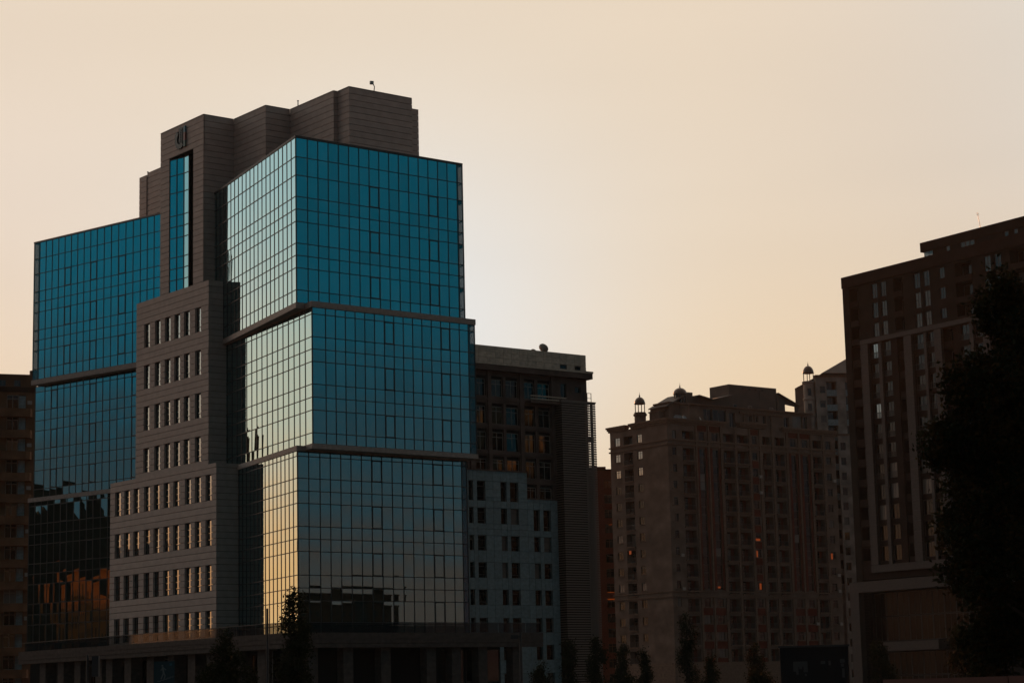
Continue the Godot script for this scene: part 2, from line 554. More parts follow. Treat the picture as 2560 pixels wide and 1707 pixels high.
# ---------------------------------------------------------------- _ready
func _ready():
	rng.seed = 20240611
	var cam := Camera3D.new()
	cam.name = "camera"
	cam.position = Vector3(0, 1.7, 0)
	cam.basis = Basis(Vector3.RIGHT, deg_to_rad(9.58769)) * Basis(Vector3(0, 0, 1), deg_to_rad(-1.32232))
	cam.fov = 18.40
	cam.near = 0.1
	cam.far = 4000.0
	add_child(cam)
	cam.current = true

	var sun_az := deg_to_rad(-3.0)
	var sun_el := deg_to_rad(8.6)
	var sun_dir := Vector3(sin(sun_az) * cos(sun_el), sin(sun_el), -cos(sun_az) * cos(sun_el))
	var env := Environment.new()
	env.background_mode = Environment.BG_SKY
	env.sky = Sky.new()
	var sm := PanoramaSkyMaterial.new()
	sm.panorama = ImageTexture.create_from_image(sky_image(sun_dir))
	env.sky.sky_material = sm
	env.tonemap_mode = Environment.TONE_MAPPER_LINEAR
	env.tonemap_exposure = 1.0
	env.fog_enabled = true          # the evening haze
	env.fog_density = 0.00006
	env.fog_light_color = Color(1.0, 0.93, 0.86)
	env.sdfgi_enabled = true
	env.ssao_enabled = true
	env.ssil_enabled = true
	var we := WorldEnvironment.new()
	we.name = "world_environment"
	we.environment = env
	add_child(we)
	var sun := DirectionalLight3D.new()
	sun.name = "sun"
	sun.light_color = Color(1.0, 0.60, 0.28)
	sun.light_energy = 1.5
	sun.light_angular_distance = 0.5
	sun.shadow_enabled = true
	sun.look_at_from_position(sun_dir * 100.0, Vector3.ZERO)
	add_child(sun)

	unit_box = BoxMesh.new()
	unit_box.size = Vector3.ONE
	make_materials()
	make_panes()
	ground()
	office_tower()
	clad_block()
	domed_house()
	far_domed_house()
	dark_block()
	brick_block()
	brown_block()
	across_the_street()
	street_things()
	trees()

# ---------------------------------------------------------------- the ground
func ground():
	var f := Fr.new(Vector2(0, 0), 90.0)
	var st := mb()
	quad(st, Vector3(-1500, 0, -1500), Vector3(1500, 0, -1500), Vector3(1500, 0, 1500), Vector3(-1500, 0, 1500), Vector3.UP)
	shape(self, "ground", st, M.paving).set_meta("kind", "structure")
	st = mb()
	var r := Fr.new(Vector2(-20, -60), 65.0)
	quad(st, r.pt(-120, 0.004, -9), r.pt(120, 0.004, -9), r.pt(120, 0.004, 9), r.pt(-120, 0.004, 9), Vector3.UP)
	shape(self, "road", st, M.asphalt).set_meta("kind", "structure")
	st = mb()
	box(st, r, -120, 120, -0.2, 0.13, -9.3, -9.0)
	box(st, r, -120, 120, -0.2, 0.13, 9.0, 9.3)
	shape(self, "kerb", st, M.kerb_stone).set_meta("kind", "structure")
	st = mb()
	for k in 26:
		quad(st, r.pt(-118 + k * 9.0, 0.008, -0.07), r.pt(-114 + k * 9.0, 0.008, -0.07), r.pt(-114 + k * 9.0, 0.008, 0.07), r.pt(-118 + k * 9.0, 0.008, 0.07), Vector3.UP)
	shape(self, "road_marking", st, M.road_paint).set_meta("kind", "structure")

# ---------------------------------------------------------------- the office tower
func office_tower():
	var t := thing("office_tower", "stepped office tower of teal mirror glass blocks around a banded pinkish stone core", "office building", Vector3(-20, 0, -186))
	var U := Vector2(-18.05, -174.07)
	var MM := U + Vector2(1.355, 0.716)
	var rowsU := [49.16, 47.48, 45.88, 44.02, 42.92, 41.85, 39.97, 38.92, 37.85, 35.95, 34.85]
	var rowsM := [34.30, 33.72, 31.80, 30.75, 29.70, 27.80, 26.70, 25.62, 23.72, 22.80]
	var rowsL := [22.32, 21.88, 20.05, 19.0, 17.97, 16.06, 15.03, 14.0, 12.05, 11.0, 9.97, 8.05, 7.2]
	var colsR := [0.0, 1.16, 2.22, 3.27, 4.33, 5.38, 6.44, 7.5, 8.54, 9.59, 10.64, 11.71, 12.78, 13.84, 14.9, 15.95, 17.04, 17.65]
	var colsRM := [0.0, 1.34, 2.33, 3.33, 4.32, 5.31, 6.31, 7.32, 8.32, 9.30, 10.29, 11.28, 12.29, 13.30, 14.30, 15.32, 16.30, 17.0]
	var colsRL := [0.0, 1.09, 2.2, 3.23, 4.28, 5.31, 6.37, 7.41, 8.46, 9.53, 10.6, 11.68, 12.75, 13.83, 14.92, 16.0, 16.95, 17.5]
	var bulk := mb()
	var own := 288
	# the three stacked glass blocks; a along the right face, b along the left face
	var specs := [[U, rowsU, colsR, 1.075, 22.6, D1R], [MM, rowsM, colsRM, 1.26, 24.0, D1R - 1.7], [U, rowsL, colsRL, 1.0, 19.5, D1R]]
	var d3 := Fr.new(U, D3).u
	for k in 3:
		var s: Array = specs[k]
		var d1 := -Fr.new(U, s[5]).u
		var o: Vector2 = s[0]
		var at := func(a: float, b: float) -> Vector2: return o + Vector2(d3.x, d3.z) * a + Vector2(d1.x, d1.z) * b
		var rows: Array = s[1]
		var cols: Array = s[2]
		var L: float = cols[-1]
		var B: float = s[4]
		var st := mb()
		prism(st, PackedVector2Array([at.call(0.1, B), at.call(0.1, 0.1), at.call(L - 0.42, 0.1), at.call(L - 0.1, 0.8), at.call(L - 0.1, 22.0), at.call(2.0, 24.0)]), rows[-1] - 0.02, rows[0])
		for j in range(2, rows.size(), 3):
			prism(st, PackedVector2Array([at.call(L - 0.7, 0.08), at.call(L - 0.06, 0.08), at.call(L - 0.06, 1.2)]), rows[j] - 0.3, rows[j])
		var core := shape(t, "glass_block_core", st, M.interior)
		own = curtain(core, Fr.new(o, D3), cols, rows, own, bulk, [cols.size() - 2], core, [7, 13], 0.0009 if k < 2 else 0.00028)
		var cl := [0.0]
		while cl[0] > -B + 0.5:
			cl.push_front(cl[0] - (s[3] * (1.18 if cl.size() == 1 and k == 1 else 1.0)))
		curtain(core, Fr.new(o, s[5]), cl, rows, 0, bulk, [], null, [], 0.0004)
		var ret := Fr.new(at.call(L, 0.0), s[5] - 180.0)
		var rc := [0.0]
		for j in 20:
			rc.append(1.15 + j * 1.08)
		curtain(core, ret, rc, rows, 0, bulk, [0], core)
	# stone-faced slab edges between the blocks
	for q in [[U, 17.65, 34.36, 34.84, 23.0, D1R], [MM, 17.0, 34.30, 34.80, 24.0, D1R - 1.7], [MM, 17.0, 22.40, 22.80, 24.0, D1R - 1.7], [U, 17.5, 22.32, 22.75, 19.0, D1R]]:
		var d1 := -Fr.new(U, q[5]).u
		var o2: Vector2 = q[0]
		var at2 := func(a: float, b: float) -> Vector2: return o2 + Vector2(d3.x, d3.z) * a + Vector2(d1.x, d1.z) * b
		var st2 := mb()
		prism(st2, PackedVector2Array([at2.call(-0.12, q[4]), at2.call(-0.12, -0.12), at2.call(q[1] + 0.1, -0.12), at2.call(q[1] + 0.1, 20.0)]), q[2], q[3])
		shape(t, "slab_edge", st2, M.fascia)
	var stc := mb()
	var d1 := -Fr.new(U, D1R).u
	prism(stc, PackedVector2Array([U + Vector2(d3.x, d3.z) * -0.07 + Vector2(d1.x, d1.z) * 23, U + Vector2(d3.x, d3.z) * -0.07 - Vector2(d1.x, d1.z) * 0.07, U + Vector2(d3.x, d3.z) * 17.7 - Vector2(d1.x, d1.z) * 0.07, U + Vector2(d3.x, d3.z) * 17.7 + Vector2(d1.x, d1.z) * 22]), 49.17, 49.34)
	shape(t, "roof_coping", stc, M.mullion)

	# the stone core with its stepped outline
	var c := [Vector2(-33.9, -199.62), Vector2(-28.71, -193.01), Vector2(-26.13, -195.03), Vector2(-22.54, -190.45), Vector2(-20.43, -192.09), Vector2(-15.82, -186.21), Vector2(-15.47, -186.49), Vector2(-14.3, -184.99), Vector2(-8.78, -189.31), Vector2(-8.15, -189.80)]
	var bearings := [D2R, D3, D2R, D3, D2R, D3, D2R, D3, D3]
	var s1 := Fr.new(c[1], D2R)
	var inset := PackedVector2Array()
	var core_pts := PackedVector2Array([s1.xz(-8.4, -0.1), s1.xz(-6.66, -0.1), s1.xz(-6.66, -1.1), s1.xz(-1.96, -1.1), s1.xz(-1.96, -0.1), s1.xz(-0.09, -0.1)])
	for k in range(2, c.size() - 1):
		var a: Vector2 = (c[k] - c[k - 1]).normalized()
		var b: Vector2 = (c[k + 1] - c[k]).normalized() if k < c.size() - 1 else Vector2(-0.617, -0.787)
		var na := Vector2(a.y, -a.x)
		var nb := Vector2(b.y, -b.x)
		core_pts.append(c[k] + (na + nb) * 0.1)
	core_pts.append(Vector2(-18.0, -202.3))
	core_pts.append(Vector2(-27.7, -204.5))
	var stk := mb()
	prism(stk, core_pts, 30.0, 56.45)
	box(stk, Fr.new(c[8], D3), -0.3, 0.68, 30.0, 55.7, -8.0, -0.23)
	shape(t, "stone_core", stk, M.stone_back)
	courses(t, s1, -8.41, -6.66, 53.87, 40.35)
	courses(t, s1, -1.96, 0.0, 53.87, 40.35)
	courses(t, s1, -8.41, 0.0, 56.74, 53.88)
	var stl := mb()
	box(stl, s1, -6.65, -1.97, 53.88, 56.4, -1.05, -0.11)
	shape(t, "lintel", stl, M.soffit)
	for k in range(1, 9):
		var f := Fr.new(c[k], bearings[k])
		var L2: float = c[k].distance_to(c[k + 1])
		var convex_end: bool = k in [2, 4, 6]
		var top := 55.87 if k == 8 else 56.74
		if k == 8:
			f = f.moved(0.0, -0.12)
		courses(t, f, 0.0 if k != 6 else 0.0, L2 - 0.001, top, 34.6 if k == 1 else (46.4 if k < 4 else 48.8))
	var stp := mb()      # parapet coping
	for k in range(0, 8):
		var f2 := Fr.new(c[k], bearings[k])
		box(stp, f2, 0.03, c[k].distance_to(c[k + 1]) - 0.03, 56.745, 56.83, -0.4, 0.03)
	shape(t, "parapet_coping", stp, M.fascia)
	# the low stone block on the left, behind the wing
	var s0 := Fr.new(Vector2(-34.78, -204.8), D2R)
	var st0 := mb()
	prism(st0, PackedVector2Array([s0.xz(-4.4, -0.2), s0.xz(3.0, -0.2), s0.xz(3.0, -7.0), s0.xz(-4.4, -7.0)]), 40.0, 54.5)
	shape(t, "side_core", st0, M.stone_back)
	courses(t, s0.moved(0, -0.12), -2.95, 2.5, 54.84, 48.5)
	courses(t, s0.moved(0, -0.02), -4.46, -2.96, 54.62, 48.5)
	# strip of glazing in the core with a folded third bay
	var sg := Fr.new(s1.xz(-6.6, -0.06), D4R)
	var strip_rows := [53.7, 52.1, 50.35, 48.1, 47.0, 45.9, 44.0, 42.9, 41.8, 40.4]
	curtain_strip(t, sg, [0.0, 1.0, 2.0], strip_rows)
	var sf := Fr.new(sg.xz(2.0, 0.0), 141.5)
	curtain_strip(t, sf, [0.0, 0.97], strip_rows)
	emblem(t, s1)

	# the stone wings with punched windows
	var wins1 := [[-12.41, -11.30], [-10.27, -9.18], [-8.31, -7.22], [-6.46, -5.37], [-4.62, -3.55], [-2.52, -1.45]]
	var wins2 := [[-19.24, -18.10], [-17.36, -16.24], [-15.50, -14.40], [-13.40, -12.31], [-11.55, -10.47], [-9.64, -8.58], [-7.82, -6.76], [-5.66, -4.60], [-3.84, -2.79], [-1.92, -0.87]]
	var piers := mb()
	wing_of_stone(t, Fr.new(Vector2(-27.84, -190.46), D2R), 13.99, 22.86, 40.28, [37.98, 33.93, 29.91, 25.89], wins1, 2.6, piers)
	wing_of_stone(t, Fr.new(Vector2(-26.53, -186.26), D2R), 20.2, 7.1, 22.87, [21.90, 17.88, 13.88, 9.87], wins2, 2.75, piers)
	var pp := shape(t, "window_pier", piers, M.stone0)
	pp.set_meta("kind", "stuff")

	# the glass wing on the left
	var lw := Fr.new(Vector2(-49.24, -213.39), D4R)
	var parts := [[0.0, rowsU, 0.0, "upper"], [-0.9, rowsM, -0.65, "middle"], [0.15, rowsL, -0.05, "lower"]]
	for q in parts:
		var f3 := lw.moved(0.0, q[0])
		var rows2: Array = q[1]
		var st3 := mb()
		prism(st3, PackedVector2Array([f3.xz(q[2] + (0.55 if q[3] == "upper" else 0.12), -0.1), f3.xz(21.0, -0.1), f3.xz(21.0, -14), f3.xz(q[2] + 0.1, -14), f3.xz(q[2] + 0.1, -1.3 if q[3] == "upper" else -0.14)]), rows2[-1] - 0.02, rows2[0])
		var core3 := shape(t, "glass_wing_core", st3, M.interior)
		var cl3 := [q[2], 0.89]
		while cl3[-1] < 20.5:
			cl3.append(cl3[-1] + (1.0 if cl3[-1] < 9.0 or cl3[-1] > 15.4 else 1.085))
		curtain(core3, f3, cl3, rows2, 0, bulk, [0] if q[3] == "upper" else [], core3, [5, 9, 13] if q[0] > -0.5 else [2, 8, 14], 0.0065 if q[3] == "lower" else 0.0025)
		var side := Fr.new(f3.xz(q[2], -13.9), D4R - 90.0 + 180.0)
		var sc := []
		for j in 12:
			sc.append(j * 1.05)
		sc.append(12.6)
		sc.append(13.89)
		curtain(core3, side, sc, rows2, 0, bulk, [12] if q[3] == "upper" else [], core3)
	for q in [[0.0, 34.33, 34.84, 0.0], [-0.9, 22.40, 22.82, -0.65], [0.15, 22.30, 22.72, -0.05]]:
		var f4 := lw.moved(0.0, q[0])
		var st4 := mb()
		prism(st4, PackedVector2Array([f4.xz(q[3] - 0.1, 0.12), f4.xz(20.8, 0.12), f4.xz(20.8, -13.9), f4.xz(q[3] - 0.1, -13.9)]), q[1], q[2])
		shape(t, "slab_edge", st4, M.fascia)
	var st5 := mb()
	box(st5, lw, -0.06, 20.8, 49.17, 49.32, -13.9, 0.07)
	shape(t, "roof_coping", st5, M.fascia)
	var gl := shape(t, "glass_pane_field", bulk, M.teal_glass)
	gl.set_meta("kind", "stuff")

	# the ground-floor canopy with its terrace
	var kc := Vector2(-18.09, -168.95)
	var kr := Fr.new(kc, D3)
	var kl := Fr.new(kc, D2R)
	var st6 := mb()
	prism(st6, PackedVector2Array([kl.xz(-50.1, 0), kc, kr.xz(25.6, 0), kr.xz(25.6, -9), Vector2(-12, -196), kl.xz(-50.1, -12)]), 6.35, 7.15)
	shape(t, "canopy_slab", st6, M.canopy_stone)
	for b in [[6.0, 6.34, 0.02], [6.38, 6.74, 0.05], [6.78, 7.2, 0.05]]:
		piece(t, "canopy_facing", kr, 0.0, 25.65, b[0], b[1], -0.5, b[2], M.canopy_stone)
		piece(t, "canopy_facing", kl, -50.15, b[2], b[0], b[1], -0.5, b[2], M.canopy_stone)
	for a in [1.9, 5.3, 9.0, 13.6, 16.2, 19.0, 22.7]:
		piece(t, "column", kr, a, a + 0.95, 0.0, 6.0, -1.5, -0.55, M.canopy_stone)
	for a in [-46.6, -42.7, -39.2, -34.9, -32.8, -29.2, -25.0, -21.2, -17.6, -14.4, -10.2, -6.1]:
		piece(t, "column", kl, a, a + 1.25, 0.0, 6.0, -1.7, -0.55, M.canopy_stone)
	var st7 := mb()
	prism(st7, PackedVector2Array([kl.xz(-49.0, -4.6), kl.xz(-3.5, -4.6), kr.xz(24.0, -4.0), kr.xz(24.0, -8.6), Vector2(-12, -195), kl.xz(-49.0, -11)]), 0.0, 6.3)
	prism(st7, PackedVector2Array([lw.xz(-0.2, -0.4), lw.xz(21, -0.4), lw.xz(21, -14), lw.xz(-0.2, -14)]), 0.0, 7.19)
	shape(t, "ground_floor_core", st7, M.interior)
	for a in 12:
		for r in [[0.15, 3.0], [3.1, 5.9]]:
			window(t, kl.moved(0, -4.5), -48.5 + a * 3.7, -45.0 + a * 3.7, r[0], r[1], 0.0, "m", M.dark_frame, M.dim_window, "shop_window")
	for a in 6:
		for r in [[0.15, 3.0], [3.1, 5.9]]:
			window(t, kr.moved(0, -3.9), 0.6 + a * 3.9, 4.3 + a * 3.9, r[0], r[1], 0.0, "m", M.dark_frame, M.dark_window, "shop_window")
	for a in 17:
		piece(t, "balustrade_pane", kr, 0.05 + a * 1.5, 1.48 + a * 1.5, 7.22, 8.02, -0.33, -0.30, M.balustrade_glass)
	for a in 33:
		piece(t, "balustrade_pane", kl, -1.5 - a * 1.5, -0.07 - a * 1.5, 7.22, 8.02, -0.33, -0.30, M.balustrade_glass)
	var st8 := mb()
	box(st8, kr, 0.0, 25.6, 8.02, 8.07, -0.35, -0.28)
	box(st8, kl, -50.0, -0.28, 8.02, 8.07, -0.35, -0.28)
	shape(t, "balustrade_rail", st8, M.dark_metal)

	# small things standing on the roofs
	var fl := thing("roof_floodlight", "small floodlight on a bent arm on the highest stone roof edge", "floodlight", Vector3(-12.15, 56.83, -186.9))
	var b0 := Vector3(-12.15, 56.83, -186.9)
	var st9 := mb()
	tube(st9, [b0, b0 + Vector3(0.05, 0.45, 0), b0 + Vector3(-0.1, 0.8, 0.1)], [0.05, 0.045, 0.04], 6)
	shape(fl, "arm", st9, M.grey_metal)
	piece(fl, "lamp_head", Fr.new(Vector2(-12.35, -186.85), 70.0), -0.17, 0.17, 57.5, 57.8, -0.1, 0.1, M.grey_metal)
	for q in [[Vector3(-19.6, 56.83, -191.4), "short roof post beside the middle notch of the stone core", 0.55], [Vector3(-36.5, 54.6, -207.4), "stub of a post on the low stone shoulder left of the emblem", 0.35]]:
		var rp := thing("roof_post", q[1], "post", q[0])
		var stq := mb()
		tube(stq, [q[0], q[0] + Vector3(0, q[2], 0)], [0.06, 0.05], 6)
		shape(rp, "shaft", stq, M.grey_metal)
		var stq2 := mb()
		lathe(stq2, q[0] + Vector3(0, q[2], 0), [[0.0, -0.02], [0.09, 0.0], [0.09, 0.07], [0.0, 0.1]], 8)
		shape(rp, "cap", stq2, M.grey_metal)

func curtain_strip(t: Node3D, f: Fr, cols: Array, rows: Array):
	var st := mb()
	for c in cols:
		box(st, f, c - 0.04, c + 0.04, rows[-1], rows[0], -0.1, 0.06)
	for r in rows:
		box(st, f, cols[0] + 0.001, cols[-1] - 0.001, r - 0.035, r + 0.035, -0.1, 0.055)
	var w := shape(t, "strip_window_frame", st, M.mullion)
	for k in rows.size() - 1:
		for c in cols.size() - 1:
			part(w, "strip_pane", pane_meshes[rng.randi() % 4], M.teal_glass, pane_xf(f, cols[c] + 0.03, cols[c + 1] - 0.03, rows[k + 1] + 0.03, rows[k] - 0.03, 0.0, 0.0015))

func emblem(t: Node3D, s1: Fr):
	# a broken cogged ring on the left, an ear of wheat in front of it, and a three-coloured upright on the right
	var mid := Vector2(-4.36, 55.36)
	var pts := []
	var steps := 42
	for k in steps + 1:
		var a := deg_to_rad(lerpf(122.0, 312.0, float(k) / steps))
		var r := 1.0 if (k / 2) % 2 else 0.92
		pts.append(mid + Vector2(cos(a) * r, sin(a) * r * 1.02))
	for k in range(steps, -1, -1):
		var a := deg_to_rad(lerpf(122.0, 312.0, float(k) / steps))
		pts.append(mid + Vector2(cos(a) * 0.53 + 0.02, sin(a) * 0.56))
	var st := mb()
	slab_poly(st, s1, pts, 0.01, 0.16)
	shape(t, "emblem_ring", st, M.emblem_dark)
	st = mb()
	slab_poly(st, s1, [Vector2(-4.66, 56.42), Vector2(-4.2, 56.5), Vector2(-3.68, 56.36), Vector2(-3.7, 55.1), Vector2(-4.02, 54.72), Vector2(-4.3, 54.95), Vector2(-4.5, 55.3), Vector2(-4.58, 55.9)], 0.012, 0.1)
	shape(t, "emblem_ear", st, M.emblem_dark)
	for k in 6:
		for side in [-1, 1]:
			st = mb()
			var c := Vector2(-4.12 + side * 0.2, 56.2 - k * 0.24)
			slab_poly(st, s1, [c + Vector2(-side * 0.16, -0.12), c + Vector2(side * 0.06, -0.04), c + Vector2(side * 0.17, 0.15), c + Vector2(-side * 0.04, 0.06)], 0.09, 0.15)
			shape(t, "emblem_grain", st, M.emblem_dark)
	piece(t, "emblem_bar", s1, -3.63, -3.28, 55.82, 56.42, 0.01, 0.17, M.emblem_blue)
	piece(t, "emblem_bar", s1, -3.63, -3.28, 55.02, 55.81, 0.01, 0.17, M.emblem_red)
	piece(t, "emblem_bar", s1, -3.63, -3.28, 54.4, 55.01, 0.01, 0.17, M.emblem_green)

func wing_of_stone(t: Node3D, f: Fr, width: float, y0: float, y1: float, tops: Array, wins: Array, side: float, piers: SurfaceTool):
	var back := Fr.new(f.xz(0, 0), D3)
	var st := mb()
	prism(st, PackedVector2Array([f.xz(-width + 0.1, -0.3), f.xz(-0.1, -0.3), f.xz(-0.1, -side), f.xz(-0.1, -6), f.xz(-width + 0.1, -6)]), y0, y1 - 0.02)
	shape(t, "stone_wing_core", st, M.stone_back)
	var bands := []
	for top in tops:
		bands.append([top - 2.296, top])
	var y: float = tops[0]
	while y + 0.574 < y1 - 0.2:
		y += 0.574
	# the courses, full ones as pieces and those between the windows as piers
	var lines := []
	var yy := y1
	lines.append(yy)
	yy = y
	while yy > y0 + 0.1:
		lines.append(yy)
		yy -= 0.574
	lines.append(y0)
	for k in lines.size() - 1:
		var hi: float = lines[k]
		var lo: float = lines[k + 1]
		if hi - lo < 0.08:
			continue
		var cut := false
		for b in bands:
			if (hi + lo) / 2 > b[0] and (hi + lo) / 2 < b[1]:
				cut = true
		var m: Material = M["stone%d" % (rng.randi() % 4)]
		if not cut:
			piece(t, "stone_course", f, -width, 0.0, lo + 0.042, hi, -0.35, 0.0, m)
		else:
			var at := -width
			for w in wins:
				box(piers, f, at, w[0], lo + 0.042, hi, -0.35, 0.0)
				at = w[1]
			box(piers, f, at, 0.0, lo + 0.042, hi, -0.35, 0.0)
		piece(t, "stone_course", back, 0.0, side, lo + 0.042, hi, -0.09, -0.002, M["stone%d" % (rng.randi() % 4)])
	for b in bands:
		for w in wins:
			window(t, f, w[0], w[1], b[0], b[1], -0.28, "s", M.dark_frame, M.window_glass)

# ---------------------------------------------------------------- the clad office block behind
func clad_block():
	var t := thing("clad_office_block", "pale clad office block with a louvred stair tower and satellite dishes, behind the glass tower", "office building", Vector3(0, 0, -252))
	var f := Fr.new(Vector2(8.81, -249.84), 52.5)
	var st := mb()
	box(st, f, -26, -0.01, 0, 41.9, -17, -0.45)
	shape(t, "inner_core", st, M.interior)
	# parapet of tiles
	var us := [0.0, -0.86, -1.75, -2.98, -4.02]
	while us[-1] > -21:
		us.append(us[-1] - 1.2)
	for k in us.size() - 1:
		var ys := [41.99, 41.30, 40.60, 39.93]
		for j in 3:
			if j == 2 and (k == 1 or k == 3):
				window(t, f, us[k + 1], us[k], ys[j + 1] + 0.02, ys[j] - 0.06, -0.12, "o", M.dark_frame, M.dark_window, "attic_window")
				continue
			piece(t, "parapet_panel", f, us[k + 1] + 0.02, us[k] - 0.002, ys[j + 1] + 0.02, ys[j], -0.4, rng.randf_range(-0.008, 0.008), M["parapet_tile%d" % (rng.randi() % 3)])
	piece(t, "cornice", f, -22, 0.3, 39.0, 39.92, -0.4, 0.85, M.pink_stone)
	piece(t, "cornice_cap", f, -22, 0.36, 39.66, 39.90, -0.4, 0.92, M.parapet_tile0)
	# the four floors of paired windows
	var wins := [[-19.4, -17.9], [-16.65, -15.05], [-14.3, -12.6], [-12.2, -10.34], [-9.5, -7.92], [-7.48, -5.6]]
	var rows := [[36.1, 38.46], [32.9, 35.3], [29.82, 32.3], [27.32, 29.15]]
	var cols := []
	for w in wins:
		var r2: Array = rows.duplicate()
		if w[0] > -10:
			r2[3] = [26.75, 29.15]
			r2.append([24.45, 26.1])
		cols.append([w[0], w[1], r2])
	cols.append([-4.02, -3.12, [[36.2, 38.3]]])
	cols.append([-1.82, -0.93, [[37.35, 38.1], [35.4, 36.2]]])
	facade(t, "frame_wall", f, -22, 0, 24.3, 39.0, cols, 0.5, M.pink_stone)
	for c in cols:
		for r in c[2]:
			if c[1] - c[0] > 1.2:
				piece(t, "transom_panel", f, c[0], c[1], r[1] - 0.34, r[1], -0.35, -0.26, M.brown_render)
				window(t, f, c[0], c[1], r[0], r[1] - 0.35, -0.33, "mt", M.white_frame, [M.dim_window, M.dark_window, M.dark_window][rng.randi() % 3], "window", 0.02)
			else:
				window(t, f, c[0], c[1], r[0], r[1], -0.25, "o", M.dark_frame, M.dark_window)
	for a in [-17.3, -14.68, -10.0, -5.3]:
		piece(t, "pilaster", f, a - 0.26, a + 0.24, 27.3, 39.0, 0.0, 0.22, M.pink_stone)
	for y in [35.6, 32.5, 29.35]:
		piece(t, "string_course", f, -22, -5.3, y, y + 0.28, 0.0, 0.12, M.pink_stone)
	# corner balcony
	piece(t, "balcony_slab", f, -9.45, -4.1, 35.55, 35.8, 0.0, 1.2, M.pink_stone)
	for y in [35.95, 36.3]:
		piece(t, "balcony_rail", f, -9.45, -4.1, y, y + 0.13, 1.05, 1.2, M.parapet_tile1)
	# lower, paler cladding that stands proud
	var g := f.moved(0, 0.35)
	var pairs := [[-18.06, -17.44], [-16.87, -15.71], [-13.51, -12.67], [-12.14, -10.96], [-8.78, -7.89], [-7.34, -6.26]]
	var low_rows := [[2.7, 4.4], [5.89, 7.58], [9.02, 10.65], [12.08, 13.83], [15.15, 16.9], [18.24, 19.95], [21.3, 23.08]]
	var lower := func(u: float) -> Array:
		var r: Array = low_rows.duplicate()
		if u > -10:
			r[6] = [20.67, 23.12]
		else:
			r.append([23.9, 26.15])
		return r
	var edges := [-22.0, -20.2, -18.06, -17.44, -16.87, -15.71, -14.6, -13.51, -12.67, -12.14, -10.96, -9.65, -8.78, -7.89, -7.34, -6.26, -5.2]
	var bands := [0.0, 1.3, 2.7, 4.4, 5.89, 7.58, 9.02, 10.65, 12.08, 13.83, 15.15, 16.9, 18.24, 19.95, 20.67, 21.3, 23.1, 23.9, 24.3, 25.2, 26.15, 27.35]
	for k in edges.size() - 1:
		var is_win := false
		for p in pairs:
			if absf(p[0] - edges[k]) < 0.01:
				is_win = true
		var rr: Array = lower.call((edges[k] + edges[k + 1]) / 2)
		for j in bands.size() - 1:
			if bands[j + 1] > 24.35 and edges[k] > -9.7:
				continue
			var hole := false
			if is_win:
				for r in rr:
					if bands[j + 1] > r[0] + 0.3 and bands[j] < r[1] - 0.3:
						hole = true
			if hole:
				continue
			var own: bool = bands[j] > 4.0 and edges[k] > -19
			piece(t, "cladding_panel", g, edges[k] + 0.016, edges[k + 1] - 0.016, bands[j] + 0.03, bands[j + 1], -0.5, rng.randf_range(-0.006, 0.006), M["cladding%d" % (rng.randi() % 3)])
	for p in pairs:
		for r in lower.call(p[0]):
			window(t, g, p[0], p[1], r[0], r[1], -0.36, "t" if p[1] - p[0] < 1 else "ts", M.dark_frame, M.dark_window)
	piece(t, "cladding_cap", g, -22.0, -9.6, 27.36, 27.5, -0.5, 0.1, M.pink_stone)
	piece(t, "cladding_cap", g, -9.6, -5.2, 24.31, 24.45, -0.5, 0.1, M.pink_stone)
	# the louvred stair tower on the corner
	var l := Fr.new(Vector2(5.67, -245.51), 52.5)
	var ls := Fr.new(Vector2(4.74, -246.72), 142.5)
	st = mb()
	box(st, l, 0.1, 3.62, 0, 35.9, -8, -0.15)
	shape(t, "stair_core", st, M.brown_render)
	st = mb()
	for a in [[3.98, 4.04], [4.18, 4.22], [4.40, 4.82], [4.95, 4.99], [5.12, 5.16]]:
		box(st, l, a[0], a[1], 0, 35.95, -0.16, -0.095)
	shape(t, "louvre_post", st, M.louvre)
	var y2 := 35.95
	while y2 > 2.0:
		var solid := y2 < 28.3 or absf(y2 - 31.8) < 0.35
		piece(t, "louvre_slat", l, 0.0, 5.15, y2 - 0.16, y2, -0.09, 0.0, M.louvre)
		if y2 > 8.0:
			piece(t, "louvre_slat", ls, 0.0, 1.52, y2 - 0.16, y2, -0.09, -0.002, M.louvre)
		y2 -= 0.284
	piece(t, "stair_tower_roof", l, -0.05, 5.2, 35.97, 36.12, -8, 0.05, M.louvre)
	for q in [[28.2, 0.0], [31.95, 31.45]]:
		piece(t, "stair_landing", l, 3.63, 4.95, q[1], q[0], -3.2, -0.2, M.louvre)
	st = mb()
	for a in [3.75, 4.3, 4.9]:
		box(st, l, a - 0.03, a + 0.03, 36.12, 37.25, -0.5, -0.44)
	for y3 in [36.6, 37.2]:
		box(st, l, 3.7, 4.95, y3, y3 + 0.05, -0.5, -0.44)
	shape(t, "roof_railing", st, M.dark_metal)
	# three dishes on the roof
	var spots := [[Vector3(3.73, 41.9, -251.6), 0.62, "largest and rightmost satellite dish on the clad office roof"], [Vector3(2.55, 41.9, -252.0), 0.42, "tilted middle satellite dish on the clad office roof"], [Vector3(1.75, 41.9, -252.2), 0.3, "smallest and leftmost satellite dish peeping over the clad office parapet"]]
